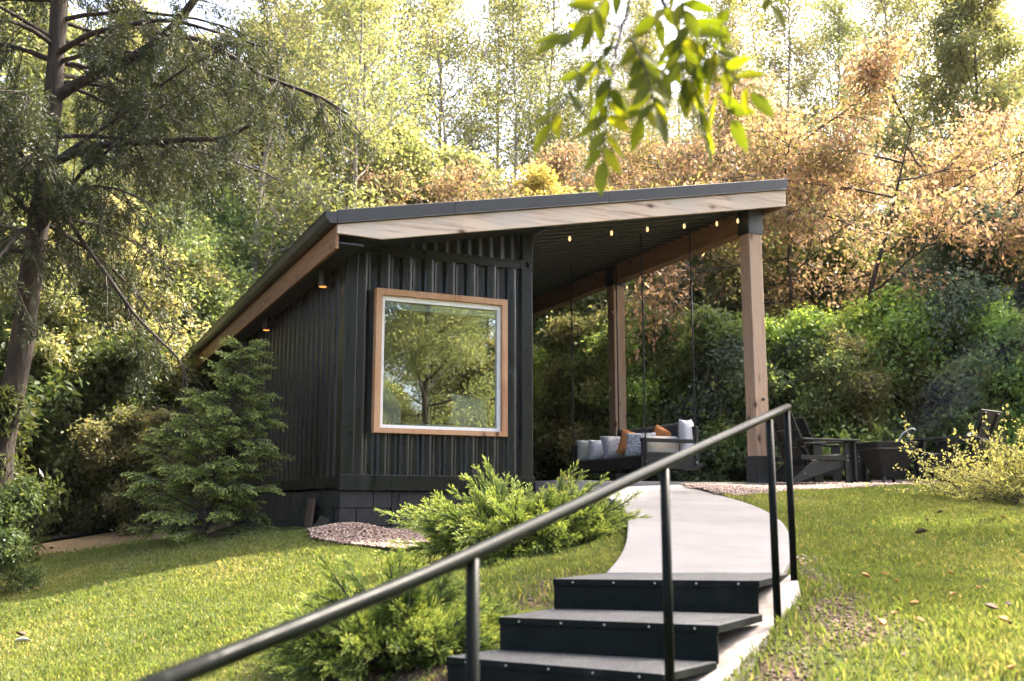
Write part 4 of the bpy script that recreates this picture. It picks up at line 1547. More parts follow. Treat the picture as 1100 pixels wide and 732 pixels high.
    # brown boards standing in for sunlight on the block footing, plus a grey sheet
    for i, (u, v, Y, h, wd, lean, lab) in enumerate(((311, 566, 12.55, 0.34, 0.32, 4, 'brown sheet standing in for sunlight on the block footing beside the conifer'), (323, 565, 12.35, 0.36, 0.10, -14, 'narrow brown strip standing in for sunlight on the block footing'), (341, 558, 11.95, 0.16, 0.42, 60, 'grey sheet lying aslant at the foot of the corner'))):
        p = at(u, v, Y)
        mb = MB()
        mb.box(-wd / 2, wd / 2, -0.012, 0.012, 0, h)
        o = mb.build('board', MAT['old_wood'] if i < 2 else MAT['bracket'], bevel=0.003)
        x, y = cab_xy(p.x, p.y)
        q = cab(-0.06 - 0.03 * i, y)
        o.matrix_world = Matrix.Translation((q.x, q.y, hz(q.x, q.y))) @ Matrix.Rotation(YAW - pi / 2, 4, 'Z') @ Matrix.Rotation(radians(lean if i < 2 else 6), 4, 'Y') @ Matrix.Rotation(radians(-8 if i < 2 else -35), 4, 'X')
        tag(o, lab, 'board')
    # fallen leaves on the right lawn, one pale dry leaf on the left one
    lm = simple('dry_leaf', [(0.3, (0.26, 0.10, 0.03)), (0.7, (0.45, 0.22, 0.06))], 30, 0.8)
    lb = simple('brown_leaf', [(0.3, (0.06, 0.035, 0.022)), (0.7, (0.14, 0.08, 0.05))], 30, 0.8)
    lp = simple('pale_leaf', [(0.3, (0.34, 0.34, 0.33)), (0.7, (0.5, 0.5, 0.48))], 30, 0.7)
    spots = [(990, 573, lb, 'dark curled leaf fallen high on the right lawn, below the golden bush', 1.6), (945, 670, lm, 'bright orange leaf fallen low on the right lawn', 1.2), (930, 620, lm, 'yellow leaf fallen near the middle of the lawn by the path', 1.0), (982, 650, lm, 'orange-brown leaf lying right of the bright orange one', 1.0),
             (1064, 654, lb, 'brown leaf fallen near the right edge of the lawn', 1.1), (1077, 667, lm, 'golden leaf lying just below the brown one at the right edge', 1.0), (1010, 551, lb, 'small brown leaf at the sunlit top of the right lawn', 1.0), (1077, 557, lm, 'rust coloured leaf in the sunlit grass in front of the golden bush', 1.2), (996, 560, lb, 'tiny dark leaf just above the dark curled leaf', 0.8), (1024, 640, lm, 'amber leaf between the orange-brown and the brown leaf', 0.9),
             (24, 690, lp, 'pale grey leaf lying on the sunlit grass at the far left', 1.7), (22, 683, lb, 'dark stick-like leaf next to the pale grey one', 1.6)]
    rl = random.Random(12)
    for k in range(20):
        spots.append((rl.uniform(868, 1090), rl.uniform(560, 728), rl.choice([lm, lb, lb, lm]), 'tiny ochre or brown leaf scattered in the grass of the right lawn', rl.uniform(0.45, 0.75)))
    for k, (u, v, mt, lab, sc) in enumerate(spots):
        d = at(u, v, 1.0)
        lo, hi = 3.0, 16.0
        for _ in range(40):
            mid = (lo + hi) / 2
            P = d * mid
            if P.z > hz(P.x, P.y) + 0.05:
                lo = mid
            else:
                hi = mid
        P = d * lo
        Lh, Wd = 0.031 * sc, 0.019 * sc
        V = []
        for t, ww in ((-1, 0.02), (-0.5, 0.8), (0.1, 1.0), (0.6, 0.6), (1, 0.03)):
            for s in (-1, 0, 1):
                V.append((t * Lh, s * ww * Wd, 0.018 * abs(s) * sc * ww + 0.01 * t * t))
        Fc = [(3 * i + j, 3 * i + j + 1, 3 * i + j + 4, 3 * i + j + 3) for i in range(4) for j in range(2)]
        o = mesh_np('fallen_leaf', V, Fc, mt, smooth=True)
        s = o.modifiers.new('thick', 'SOLIDIFY')
        s.thickness = 0.002
        o.location = P
        r = random.Random(k)
        o.rotation_euler = (r.uniform(-.4, .4), r.uniform(-.4, .4), r.uniform(0, 6.28))
        tag(o, lab, 'leaf', 'tiny fallen leaves' if lab.startswith('tiny ochre') else 'fallen leaves on the lawn')


def build_smoke():
    """Thin blue smoke drifting up and to the right from the fire pit."""
    r = [at(958, 478, 14.0), at(985, 452, 14.2), at(1025, 420, 14.6), at(1065, 388, 15.0), at(1100, 360, 15.4), at(1130, 330, 15.6)]
    mb = MB()
    mb.tube(catmull(r, 4), list(np.linspace(0.16, 0.62, 21)), 12)
    m, nt, out = new_mat('smoke')
    v = N(nt, 'ShaderNodeVolumePrincipled')
    v.inputs['Color'].default_value = (0.80, 0.88, 1.0, 1)
    vec = mapping(nt, (1, 1, 1))
    rr = ramp(nt, noise(nt, vec, 1.6, 4, 0.6), [(0.42, (0, 0, 0)), (0.75, (1, 1, 1))])
    mu = N(nt, 'ShaderNodeMath', operation='MULTIPLY')
    mu.inputs[1].default_value = 0.10
    L(nt, rr.outputs['Color'], mu.inputs[0])
    L(nt, mu.outputs[0], v.inputs['Density'])
    L(nt, v.outputs[0], out.inputs['Volume'])
    o = mb.build('smoke', m)
    tag(o, kind='stuff')
# ------------------------------------------------------------------ plants
def tubes_np(lines, n=6):
    """lines: [(pts (k,3), radii (k))] -> V, F of open tubes."""
    Vs, Fs, off = [], [], 0
    ang = np.arange(n) * 2 * pi / n
    ca, sa = np.cos(ang), np.sin(ang)
    for P, R in lines:
        P = np.asarray(P, float)
        k = len(P)
        T = np.gradient(P, axis=0)
        T /= np.linalg.norm(T, axis=1, keepdims=True) + 1e-9
        ref = np.where(np.abs(T[:, 2:3]) < 0.9, np.array([[0, 0, 1.0]]), np.array([[1.0, 0, 0]]))
        S = np.cross(T, ref)
        S /= np.linalg.norm(S, axis=1, keepdims=True) + 1e-9
        U = np.cross(S, T)
        ring = P[:, None] + (S[:, None] * ca[None, :, None] + U[:, None] * sa[None, :, None]) * np.asarray(R)[:, None, None]
        Vs.append(ring.reshape(-1, 3))
        i = np.arange(k - 1)[:, None] * n
        j = np.arange(n)[None]
        j2 = (j + 1) % n
        Fs.append(np.stack([i + j, i + j2, i + n + j2, i + n + j], -1).reshape(-1, 4) + off)
        off += k * n
    return np.concatenate(Vs), np.concatenate(Fs)


def unit(a):
    return a / (np.linalg.norm(a, axis=-1, keepdims=True) + 1e-9)


def leaves_np(P, D, Nn, Ln, Wd, fold=0.15):
    """Diamond leaves: P base, D long axis, Nn rough normal, Ln length, Wd width."""
    D = unit(D)
    S = unit(np.cross(D, Nn))
    U = np.cross(S, D)
    Ln, Wd = Ln[:, None], Wd[:, None]
    V = np.empty((len(P), 4, 3))
    mid = P + D * Ln * 0.45
    V[:, 0] = P
    V[:, 1] = mid + S * Wd * 0.5 + U * Wd * fold
    V[:, 2] = P + D * Ln
    V[:, 3] = mid - S * Wd * 0.5 + U * Wd * fold
    return V.reshape(-1, 3), np.arange(len(P) * 4).reshape(-1, 4)


def path_line(r, p, d, length, k, bend, wob):
    """Wobbly polyline: start p, direction d, bends by `bend` (added to the direction along the way)."""
    pts = [np.array(p, float)]
    d = np.array(d, float)
    for i in range(k):
        d = unit(d + np.array(bend) / k + r.normal(0, wob, 3))
        pts.append(pts[-1] + d * length / k)
    return np.array(pts)


def perp(r, d):
    v = np.cross(d, r.normal(0, 1, 3))
    return unit(v)


def broadleaf(seed, h, r0, crown0, radius, nl, el=(10, 55), subs=6, twigs=4, m=36, leaf=(0.09, 0.05), sigma=0.16, droop=0.3, wig=0.05, bend=(0, 0, 0.4), shape=1.0, top_taper=0.55, multi=1, zflat=0.7):
    """Trunk, limbs, sub-branches and twigs; leaves round the twigs. Returns line list, leaf arrays."""
    r = np.random.default_rng(seed)
    lines, LP, LD = [], [], []
    trunks = []
    for q in range(multi):
        a = 2 * pi * q / max(multi, 1) + r.uniform(0, 1)
        d0 = unit(np.array([cos(a) * 0.35 * (multi > 1), sin(a) * 0.35 * (multi > 1), 1.0]))
        K = 12
        T = path_line(r, (0, 0, -0.3), d0, h * 0.97 + 0.3, K, (0, 0, 0.6 * (multi > 1)), wig)
        R = r0 * (1 - 0.92 * (np.linspace(0, 1, K + 1)) ** 0.9)
        R[0] *= 1.35
        trunks.append((T, R))
        lines.append((T, R))
    for i in range(nl):
        T, R = trunks[i % multi]
        t = crown0 + (1 - crown0) * ((i + 0.5) / nl) ** 0.9 * 0.98
        f = t * (len(T) - 1)
        k = min(int(f), len(T) - 2)
        p = T[k] + (T[k + 1] - T[k]) * (f - k)
        rt = R[k] + (R[k + 1] - R[k]) * (f - k)
        az = i * 2.399 + r.normal(0, 0.35)
        tc = (t - crown0) / (1 - crown0)
        prof = (0.55 + 0.45 * sin(pi * min(1, tc * 0.9 + 0.2))) * (1 - top_taper * tc ** 1.5)
        length = radius * prof * r.uniform(0.7, 1.15) * shape
        e = radians(el[0] + (el[1] - el[0]) * tc + r.normal(0, 8))
        d = np.array([cos(az) * cos(e), sin(az) * cos(e), sin(e)])
        Lm = path_line(r, p, d, length, 6, bend, 0.10)
        lines.append((Lm, np.linspace(max(rt * 0.55, 0.022), 0.008, 7)))
        for s in range(subs):
            u = r.uniform(0.3, 1.0)
            g = u * 6
            k2 = min(int(g), 5)
            ps = Lm[k2] + (Lm[k2 + 1] - Lm[k2]) * (g - k2)
            dl = unit(Lm[k2 + 1] - Lm[k2])
            ds = unit(dl * 0.7 + perp(r, dl) * 0.8 + np.array([0, 0, 0.15]))
            ls = length * r.uniform(0.25, 0.5) * (1.15 - 0.5 * u)
            Ls = path_line(r, ps, ds, ls, 4, (0, 0, -0.2 * droop), 0.14)
            lines.append((Ls, np.linspace(0.013, 0.005, 5)))
            for w in range(twigs):
                u2 = r.uniform(0.25, 1.0)
                g2 = u2 * 4
                k3 = min(int(g2), 3)
                pt = Ls[k3] + (Ls[k3 + 1] - Ls[k3]) * (g2 - k3)
                dt = unit(ds * 0.6 + perp(r, ds) * 0.9)
                lt = ls * r.uniform(0.3, 0.6)
                Lt = path_line(r, pt, dt, lt, 2, (0, 0, -0.3 * droop), 0.1)
                lines.append((Lt, np.array([0.005, 0.004, 0.003])))
                tt = r.uniform(0.1, 1.0, m)
                pp = pt + (Lt[-1] - pt) * tt[:, None] + r.normal(0, sigma, (m, 3)) * np.array([1, 1, zflat])
                LP.append(pp)
                LD.append(np.repeat(dt[None], m, 0))
    P = np.concatenate(LP)
    D = np.concatenate(LD)
    n = len(P)
    D = unit(D * 0.5 + r.normal(0, 0.6, (n, 3)) + np.array([0, 0, -droop]))
    Nn = unit(np.array([0, 0, 1.0]) * 0.9 + r.normal(0, 0.7, (n, 3)))
    Ln = leaf[0] * r.uniform(0.45, 1.4, n)
    Wd = leaf[1] * r.uniform(0.7, 1.2, n) 
    return lines, (P, D, Nn, Ln, Wd), r, m


def clumped(r, n, m):
    """Leaf tint: part of it shared by the leaves of one twig, part its own."""
    tw = np.repeat(r.uniform(0, 1, n // m + 1), m)[:n]
    li = np.repeat(r.uniform(0, 1, n // (m * 20) + 1), m * 20)[:n]
    return np.clip(0.40 * r.uniform(0, 1, n) + 0.35 * tw + 0.25 * li, 0, 1)


def finish_tree(name, lines, lf, r, m, leafmat, bark, label=None, cat='tree', group=None, loc=(0, 0, 0), rz=0.0, scale=1.0, sides=6, rnd=None, crown_name='crown', trunk_name='trunk', bark_smooth=True):
    root = empty(name, loc, rz, label, cat, group)
    root.scale = (scale,) * 3
    V, Fc = tubes_np(lines, sides)
    mesh_np(trunk_name, V, Fc, bark, root, smooth=True)
    V, Fc = leaves_np(*lf)
    mesh_np(crown_name, V, Fc, leafmat, root, rnd=(clumped(r, len(Fc), m) if rnd is None else rnd))
    return root


LM = {}
LM['slim'] = leaf_mat('leaf_slim', [(0, (0.110, 0.143, 0.056)), (0.4, (0.197, 0.222, 0.088)), (0.8, (0.315, 0.283, 0.137)), (1, (0.394, 0.301, 0.177))], (1.3, 1.25, 0.85), 0.55, var=0.2, hue=0.02)
LM['olive'] = leaf_mat('leaf_olive', [(0, (0.094, 0.150, 0.064)), (0.5, (0.180, 0.241, 0.090)), (0.85, (0.285, 0.300, 0.135)), (1, (0.400, 0.336, 0.180))], (1.4, 1.3, 0.8), 0.5, var=0.2, hue=0.02)
LM['pink'] = leaf_mat('leaf_pink', [(0, (0.126, 0.137, 0.034)), (0.35, (0.213, 0.180, 0.062)), (0.5, (0.316, 0.209, 0.122)), (0.8, (0.395, 0.253, 0.170)), (1, (0.458, 0.289, 0.150))], (1.2, 1.15, 0.95), 0.5, var=0.12, hue=0.012)
LM['green'] = leaf_mat('leaf_green', [(0, (0.159, 0.268, 0.084)), (0.5, (0.304, 0.439, 0.127)), (0.85, (0.510, 0.595, 0.166)), (1, (0.620, 0.620, 0.223))], (1.4, 1.35, 0.7), 0.45, rough=0.4, var=0.22, hue=0.02, gloss=0.05)
LM['yellow'] = leaf_mat('leaf_yellow', [(0, (0.220, 0.209, 0.072)), (0.5, (0.420, 0.323, 0.108)), (1, (0.550, 0.380, 0.162))], (1.25, 1.2, 0.8), 0.55, var=0.15, hue=0.015)
LM['blue'] = leaf_mat('leaf_blue', [(0, (0.06, 0.09, 0.06)), (0.6, (0.12, 0.165, 0.12)), (1, (0.2, 0.235, 0.165))], (1.3, 1.3, 1.0), 0.35, var=0.1, hue=0.01)
LM['pine'] = leaf_mat('leaf_pine', [(0, (0.020, 0.030, 0.013)), (0.5, (0.037, 0.047, 0.018)), (0.85, (0.064, 0.068, 0.027)), (1, (0.115, 0.086, 0.045))], (1.3, 1.25, 0.8), 0.35, var=0.05, hue=0.01)
LM['laurel'] = leaf_mat('leaf_laurel', [(0, (0.039, 0.060, 0.025)), (0.5, (0.078, 0.106, 0.043)), (0.88, (0.150, 0.164, 0.064)), (1, (0.386, 0.284, 0.064))], (1.5, 1.45, 0.7), 0.35, rough=0.35, var=0.2, hue=0.015, gloss=0.012)
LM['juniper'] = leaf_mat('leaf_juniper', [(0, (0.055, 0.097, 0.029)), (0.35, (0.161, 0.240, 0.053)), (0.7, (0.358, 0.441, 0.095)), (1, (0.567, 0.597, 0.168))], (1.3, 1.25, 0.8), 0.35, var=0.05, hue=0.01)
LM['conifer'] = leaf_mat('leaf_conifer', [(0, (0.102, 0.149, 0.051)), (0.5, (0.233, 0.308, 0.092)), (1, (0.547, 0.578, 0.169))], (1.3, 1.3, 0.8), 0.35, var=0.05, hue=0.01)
LM['gold'] = leaf_mat('leaf_gold', [(0, (0.151, 0.165, 0.038)), (0.5, (0.360, 0.338, 0.097)), (1, (0.620, 0.555, 0.210))], (1.3, 1.25, 0.95), 0.5, var=0.05, hue=0.01)
LM['ash'] = leaf_mat('leaf_ash', [(0, (0.045, 0.060, 0.007)), (0.6, (0.080, 0.095, 0.010)), (1, (0.14, 0.14, 0.014))], (2.1, 2.1, 0.4), 0.66, var=0.02, hue=0.0, gloss=0.012)

PROTO = {}


def proto(kind):
    if kind in PROTO:
        return PROTO[kind]
    if kind == 'slim_a':
        a = broadleaf(21, 17, 0.13, 0.25, 2.8, 30, (15, 55), 7, 4, 15, (0.105, 0.07), 0.32, 0.35, 0.035)
        t = finish_tree('slim_tree', *a, LM['slim'], MAT['pale_bark'])
    elif kind == 'slim_b':
        a = broadleaf(22, 16, 0.10, 0.32, 2.5, 26, (20, 60), 7, 4, 14, (0.105, 0.07), 0.32, 0.35, 0.045)
        t = finish_tree('slim_tree', *a, LM['slim'], MAT['pale_bark'])
    elif kind == 'broad':
        a = broadleaf(23, 14, 0.20, 0.18, 4.2, 34, (5, 55), 7, 5, 30, (0.13, 0.085), 0.24, 0.35, 0.035)
        t = finish_tree('broad_tree', *a, LM['olive'], MAT['dark_bark'])
    elif kind == 'tall':
        a = broadleaf(29, 20, 0.13, 0.60, 3.4, 32, (0, 55), 7, 5, 32, (0.12, 0.075), 0.26, 0.35, 0.03)
        t = finish_tree('added_shade_tree', *a, LM['slim'], MAT['dark_bark'])
    elif kind == 'pink':
        a = broadleaf(24, 7.2, 0.10, 0.50, 3.6, 40, (5, 22), 8, 5, 27, (0.105, 0.06), 0.22, 0.7, 0.06, (0, 0, -0.05), multi=4, top_taper=0.2, zflat=0.4)
        t = finish_tree('dogwood_tree', *a, LM['pink'], MAT['dark_bark'])
    elif kind == 'yellow':
        a = broadleaf(25, 5.2, 0.07, 0.28, 1.9, 24, (5, 40), 7, 5, 34, (0.09, 0.06), 0.16, 0.5, 0.06, top_taper=0.35, zflat=0.5, multi=2)
        t = finish_tree('yellow_tree', *a, LM['yellow'], MAT['dark_bark'])
    elif kind == 'under':
        a = broadleaf(26, 5.0, 0.09, 0.12, 2.2, 30, (0, 55), 7, 5, 44, (0.09, 0.056), 0.17, 0.4, 0.06, multi=2, top_taper=0.35)
        t = finish_tree('understory_tree', *a, LM['green'], MAT['dark_bark'])
    elif kind == 'shrub':
        a = broadleaf(27, 2.3, 0.035, 0.05, 1.45, 30, (0, 65), 6, 5, 42, (0.078, 0.045), 0.12, 0.3, 0.08, multi=4)
        t = finish_tree('shrub', *a, LM['green'], MAT['dark_bark'], trunk_name='stem')
    elif kind == 'laurel':
        a = broadleaf(28, 2.4, 0.04, 0.05, 1.4, 26, (0, 60), 6, 5, 30, (0.12, 0.048), 0.12, 0.45, 0.08, multi=3)
        t = finish_tree('laurel_shrub', *a, LM['laurel'], MAT['dark_bark'], trunk_name='stem')
    t.location = (0, 0, -200)
    PROTO[kind] = [t, False]
    return PROTO[kind]


def plant(kind, u, Y, scale, label, cat='tree', group=None, X=None, rz=None, mat=None, v=None, sink=0.0):
    pr = proto(kind)
    if not pr[1]:
        o = pr[0]
        pr[1] = True
    else:
        o = copy_tree(pr[0])
    x = (u - 550) / 1075.0 * Y if X is None else X
    o.location = (x, Y, hz(x, Y) - 0.05 - sink)
    r = random.Random(int(x * 131 + Y * 977))
    o.rotation_euler = (r.uniform(-.03, .03), r.uniform(-.03, .03), r.uniform(0, 6.28) if rz is None else rz)
    s = scale * r.uniform(0.96, 1.04)
    o.scale = (s * r.uniform(0.94, 1.06), s * r.uniform(0.94, 1.06), s)
    if mat is not None:
        for ch in o.children:
            if ch.name.startswith('crown'):
                # own mesh copy only once per (kind, material)
                key = (kind, mat)
                if key not in PROTO:
                    me = ch.data.copy()
                    me.materials.clear()
                    me.materials.append(LM[mat])
                    PROTO[key] = me
                ch.data = PROTO[key]
    for k in ('group',):
        if k in o:
            del o[k]
    tag(o, label, cat, group)
    return o


def build_woods():
    # --- trees one can tell apart
    plant('pink', 885, 19.0, 1.0, 'broad pinkish orange tree rising above the chairs right of the porch roof')
    plant('under', 1012, 23.5, 1.15, 'yellow-green tree behind the right end of the pinkish orange one', mat='slim')
    plant('pink', 775, 25.0, 1.08, 'pinkish orange tree showing just above the high end of the porch roof')
    plant('pink', 520, 25.0, 0.98, 'low rosy tree showing just above the middle of the roof edge')
    plant('yellow', 618, 23.2, 1.2, 'small golden yellow tree seen under the porch roof left of the far post')
    plant('yellow', 690, 22.0, 1.15, 'yellow-green tree seen between the two porch posts', mat='olive')
    plant('slim_a', 905, 27.0, 0.72, 'tall airy tree with thin pale leaves towering behind the pinkish orange one')
    plant('under', 445, 27.0, 1.75, 'dark green tree standing just above the roof left of the rosy tree')
    plant('under', 1080, 17.5, 0.95, 'bluish green tree at the right edge above the garden chair', mat='blue')
    plant('broad', 1095, 28.0, 0.85, 'tall yellow-green tree filling the right edge behind the bluish one', mat='slim')
    plant('under', 745, 20.4, 1.0, 'dark stemmed green tree seen between the swing cable and the near post')
    plant('under', 800, 21.0, 1.1, 'green tree behind the near porch post')
    g = 'green understory behind the porch and fire pit'
    for k, (u, Y, s) in enumerate(((560, 23.4, 1.5), (600, 22.0, 1.25), (628, 20.6, 1.1), (662, 19.9, 1.35), (700, 18.9, 1.1), (738, 18.2, 1.3), (785, 17.6, 1.1), (832, 17.6, 1.15), (868, 17.3, 0.95), (903, 18.0, 1.3), (943, 17.5, 1.05), (985, 17.9, 1.35), (1027, 17.3, 1.15), (1065, 17.5, 1.25), (1105, 16.8, 1.2), (1150, 15.8, 1.3))):
        plant('shrub', u, Y, s, 'leafy shrub in the thicket behind the porch swing and the fire pit', 'shrub', g, mat=(None, 'olive', None, 'slim', None, 'olive', 'blue')[k % 7])
    for k, (u, Y, s) in enumerate(((575, 26, 1.15), (650, 24, 0.95), (725, 22.8, 1.0), (850, 20.5, 0.8), (930, 20.5, 0.85), (985, 19.5, 0.8), (1045, 20.0, 1.0), (1150, 21.0, 1.0))):
        plant('under', u, Y, s, 'understory tree in the second row behind the fire pit thicket', 'tree', 'trees of the second row', mat=('olive', None, 'slim', None, 'olive')[k % 5])
    # --- left of the cabin
    plant('laurel', -8, 9.6, 0.46, 'dark glossy shrub overhanging the lower left edge of the lawn', 'shrub')
    plant('laurel', 45, 18.3, 1.25, 'dark large-leaved shrub behind the low pipe rail, right of the leaning trunk', 'shrub')
    plant('laurel', -30, 12.8, 0.95, 'dark large-leaved shrub at the left frame edge below the conifer trunk', 'shrub')
    plant('laurel', 110, 19.0, 1.4, 'large-leaved shrub in the shade just left of the feathery conifer', 'shrub')
    plant('shrub', 172, 17.6, 0.9, 'pale green shrub beside the far eave corner', 'shrub', mat='slim')
    plant('laurel', 5, 17.8, 1.6, 'tall large-leaved shrub behind the leaning conifer trunk', 'shrub')
    plant('yellow', 110, 20.0, 1.15, 'yellow-lit small tree between the conifer trunk and the far eave', mat='slim')
    plant('yellow', 30, 19.0, 1.0, 'yellow-lit small tree left of the conifer trunk', mat='slim')
    plant('under', 170, 22.5, 1.3, 'olive green tree behind the far end of the cabin roof', mat='olive')
    plant('under', 230, 26.0, 1.5, 'olive tree rising over the middle of the low eave', mat='olive')
    plant('under', 60, 24.0, 1.5, 'olive tree behind the conifer at the left', mat='olive')
    gl = 'olive green broad trees in the wood left of the cabin'
    for (u, Y, s) in ((-60, 22, 0.9), (95, 29, 1.0), (200, 32, 1.05), (285, 30, 0.95), (-20, 31, 1.1)):
        plant('broad', u, Y, s, 'broad olive green tree in the wood beyond the conifer', 'tree', gl)
    for (X, Y, s) in ((-11.5, 11, 0.75), (-14, 6, 0.8), (-13, 16, 0.85), (-17, 11, 0.9), (-12, 1.5, 0.75)):
        plant('broad', 0, Y, s, 'broad olive green tree in the wood beyond the conifer', 'tree', gl, X=X)
    # --- slim pale trees behind the roof
    gs = 'slim pale trees behind the cabin roof'
    for k, (u, Y, s) in enumerate(((330, 27, 1.0), (358, 31, 1.05), (385, 25, 0.95), (401, 34, 1.1), (415, 28, 1.0), (450, 33, 1.0), (487, 30, 1.0), (512, 36, 1.05), (545, 31, 0.95), (585, 34, 1.0), (150, 26, 0.95), (260, 25, 0.95), (300, 34, 1.1))):
        plant('slim_a' if k % 2 else 'slim_b', u, Y, s, 'slim pale-trunked tree with thin yellow-green leaves behind the cabin roof', 'tree', gs)
    gr = 'airy yellow-green trees on the slope behind'
    for k, (u, Y, s) in enumerate(((590, 37, 0.95), (622, 33, 0.90), (655, 38, 0.92), (690, 34, 0.82), (722, 39, 0.88), (752, 33, 0.78), (785, 36, 0.86), (820, 30, 0.82), (845, 27, 0.78), (850, 32, 0.9), (905, 36, 1.0), (955, 31, 0.95), (1010, 34, 1.05), (1060, 30, 1.0), (1105, 36, 1.1), (985, 40, 1.1))):
        plant('slim_a' if k % 2 else 'slim_b', u, Y, s, 'airy yellow-green tree on the slope beyond the roof and the pinkish orange trees', 'tree', gr)
    gm = 'unseen trees added to shade the path and lawn'
    for (X, Y, s, kd) in ((7.4, 10.6, 0.62, 'tall'), (9.2, 12.3, 0.68, 'tall'), (10.4, 14.6, 0.7, 'tall')):  # out-of-view trees added only to cast shade on path and lawn
        plant(kd, 0, Y, s, 'unseen tree added right of the view to shade the path and lawn', 'tree', gm, X=X)
    # --- trees across the lawn, mirrored in the window
    gm = 'unseen trees added to shade the path and lawn'
    for (X, Y, s, kd) in ((8.5, 2.6, 0.62, 'broad'), (12.5, -1.0, 0.7, 'broad'), (15.5, 2.5, 0.72, 'broad'), (13.0, -5.5, 0.75, 'broad'), (18, -3.5, 0.85, 'broad'), (10.0, -8.5, 0.75, 'broad'), (20, -9, 0.95, 'broad'), (14, -12, 0.9, 'broad'), (7.0, -13, 0.85, 'broad'), (22, 3, 0.9, 'broad'), (7.6, -1.2, 0.95, 'under'), (9.6, -3.8, 1.0, 'under'), (11.5, 1.4, 1.0, 'under'), (13.8, 4.6, 1.0, 'under'), (7.2, 1.6, 0.7, 'under'), (6.9, -0.4, 0.62, 'under'), (9.0, 0.4, 0.85, 'under'), (8.2, -6.0, 1.1, 'under'), (12, -9, 1.2, 'under')):
        plant(kd, 0, Y, s, 'unseen tree added right of the view to shade the path and lawn', 'tree', gm, X=X, mat='slim' if kd == 'under' or X < 14 else None)


def build_far_wood():
    """The mass of wood closing the view between and behind the single trees."""
    r = np.random.default_rng(77)
    P, lines = [], []
    for k in range(72):
        Y = r.uniform(38, 56)
        X = r.uniform(-0.75, 0.75) * Y
        h = r.uniform(11, 15)
        if -0.2 < X / Y < 0.05:
            h = r.uniform(6.5, 9.5)
        elif X / Y < 0.27 and X > 0:
            h = r.uniform(10.5, 13)
        z0 = hz(X, Y)
        lines.append((np.array([(X, Y, z0 - 0.3), (X + r.normal(0, .2), Y, z0 + h * 0.5), (X + r.normal(0, .4), Y, z0 + h)]), np.array([0.16, 0.11, 0.03])))
        for c in range(25):
            t = r.uniform(0.05, 1.0)
            a = r.uniform(0, 2 * pi)
            rr = 2.7 * (1.1 - 0.6 * t) * r.uniform(0.3, 1.0)
            cc = np.array([X + cos(a) * rr, Y + sin(a) * rr, z0 + h * t])
            P.append(cc + r.normal(0, 1, (120, 3)) * np.array([0.75, 0.75, 0.45]))
    P = np.concatenate(P)
    n = len(P)
    D = unit(r.normal(0, 1, (n, 3)) + np.array([0, 0, -0.4]))
    Nn = unit(r.normal(0, 0.8, (n, 3)) + np.array([0, 0, 0.8]))
    V1, F1 = leaves_np(P, D, Nn, 0.145 * r.uniform(0.6, 1.2, n), 0.10 * r.uniform(0.7, 1.2, n))
    V2, F2 = tubes_np(lines, 5)
    o = mesh_np('far_woods', np.concatenate([V1, V2]), np.concatenate([F1, F2 + len(V1)]), LM['slim'], rnd=np.concatenate([r.uniform(0, 1, len(F1)), np.zeros(len(F2))]))
    o.data.materials.append(MAT['dark_bark'])
    mi = np.zeros(len(F1) + len(F2), dtype=np.int32)
    mi[len(F1):] = 1
    o.data.polygons.foreach_set('material_index', mi)
    tag(o, kind='stuff')


def spray(r, p, d, length, n_side, needle, width, side_len, flat=None, drop=0.0, open_=0.75, jit=0.45, dens=2.6):
    """A feathery spray: side branchlets along a stem, needles along each. Returns stem line, P, D, t."""
    stem = path_line(r, p, d, length, 5, (0, 0, -drop), 0.05)
    PP, DD, TT = [], [], []
    for i in range(n_side):
        t = (i + 0.5) / n_side
        f = t * 5
        k = min(int(f), 4)
        q = stem[k] + (stem[k + 1] - stem[k]) * (f - k)
        dl = unit(stem[k + 1] - stem[k])
        if flat is None:
            sd = perp(r, dl)
        else:
            sd = unit(np.cross(dl, flat)) * (1 if i % 2 else -1)
        sdir = unit(dl * 0.95 + sd * open_ + r.normal(0, 0.1, 3) + np.array([0, 0, -drop * 0.3]))
        ls = side_len * (1.05 - 0.7 * t) * r.uniform(0.7, 1.2)
        m = max(4, int(ls / needle * dens))
        tt = np.linspace(0.02, 1, m)
        pp = q + sdir * ls * tt[:, None] + np.array([0, 0, -drop * 0.25 * ls]) * (tt ** 2)[:, None]
        nd = unit(sdir[None] + r.normal(0, jit, (m, 3)))
        PP.append(pp)
        DD.append(nd)
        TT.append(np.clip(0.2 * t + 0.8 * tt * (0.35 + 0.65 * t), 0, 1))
    return stem, np.concatenate(PP), np.concatenate(DD), np.concatenate(TT)


def feathery(name, sprays, r, needle, width, mat, bark, label, cat, loc, stems=None, crown='foliage', trunk='stem', scale=1.0, rz=0.0, group=None):
    P = np.concatenate([s[1] for s in sprays])
    D = np.concatenate([s[2] for s in sprays])
    T = np.concatenate([s[3] for s in sprays])
    n = len(P)
    lines = [(s[0], np.linspace(0.008, 0.002, 6)) for s in sprays] + (stems or [])
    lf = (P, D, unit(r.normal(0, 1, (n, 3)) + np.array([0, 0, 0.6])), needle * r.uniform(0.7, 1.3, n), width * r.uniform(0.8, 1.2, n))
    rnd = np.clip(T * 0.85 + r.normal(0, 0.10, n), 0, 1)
    return finish_tree(name, lines, lf, r, 1, mat, bark, label, cat, group, loc, rz, scale, 5, rnd, crown, trunk)


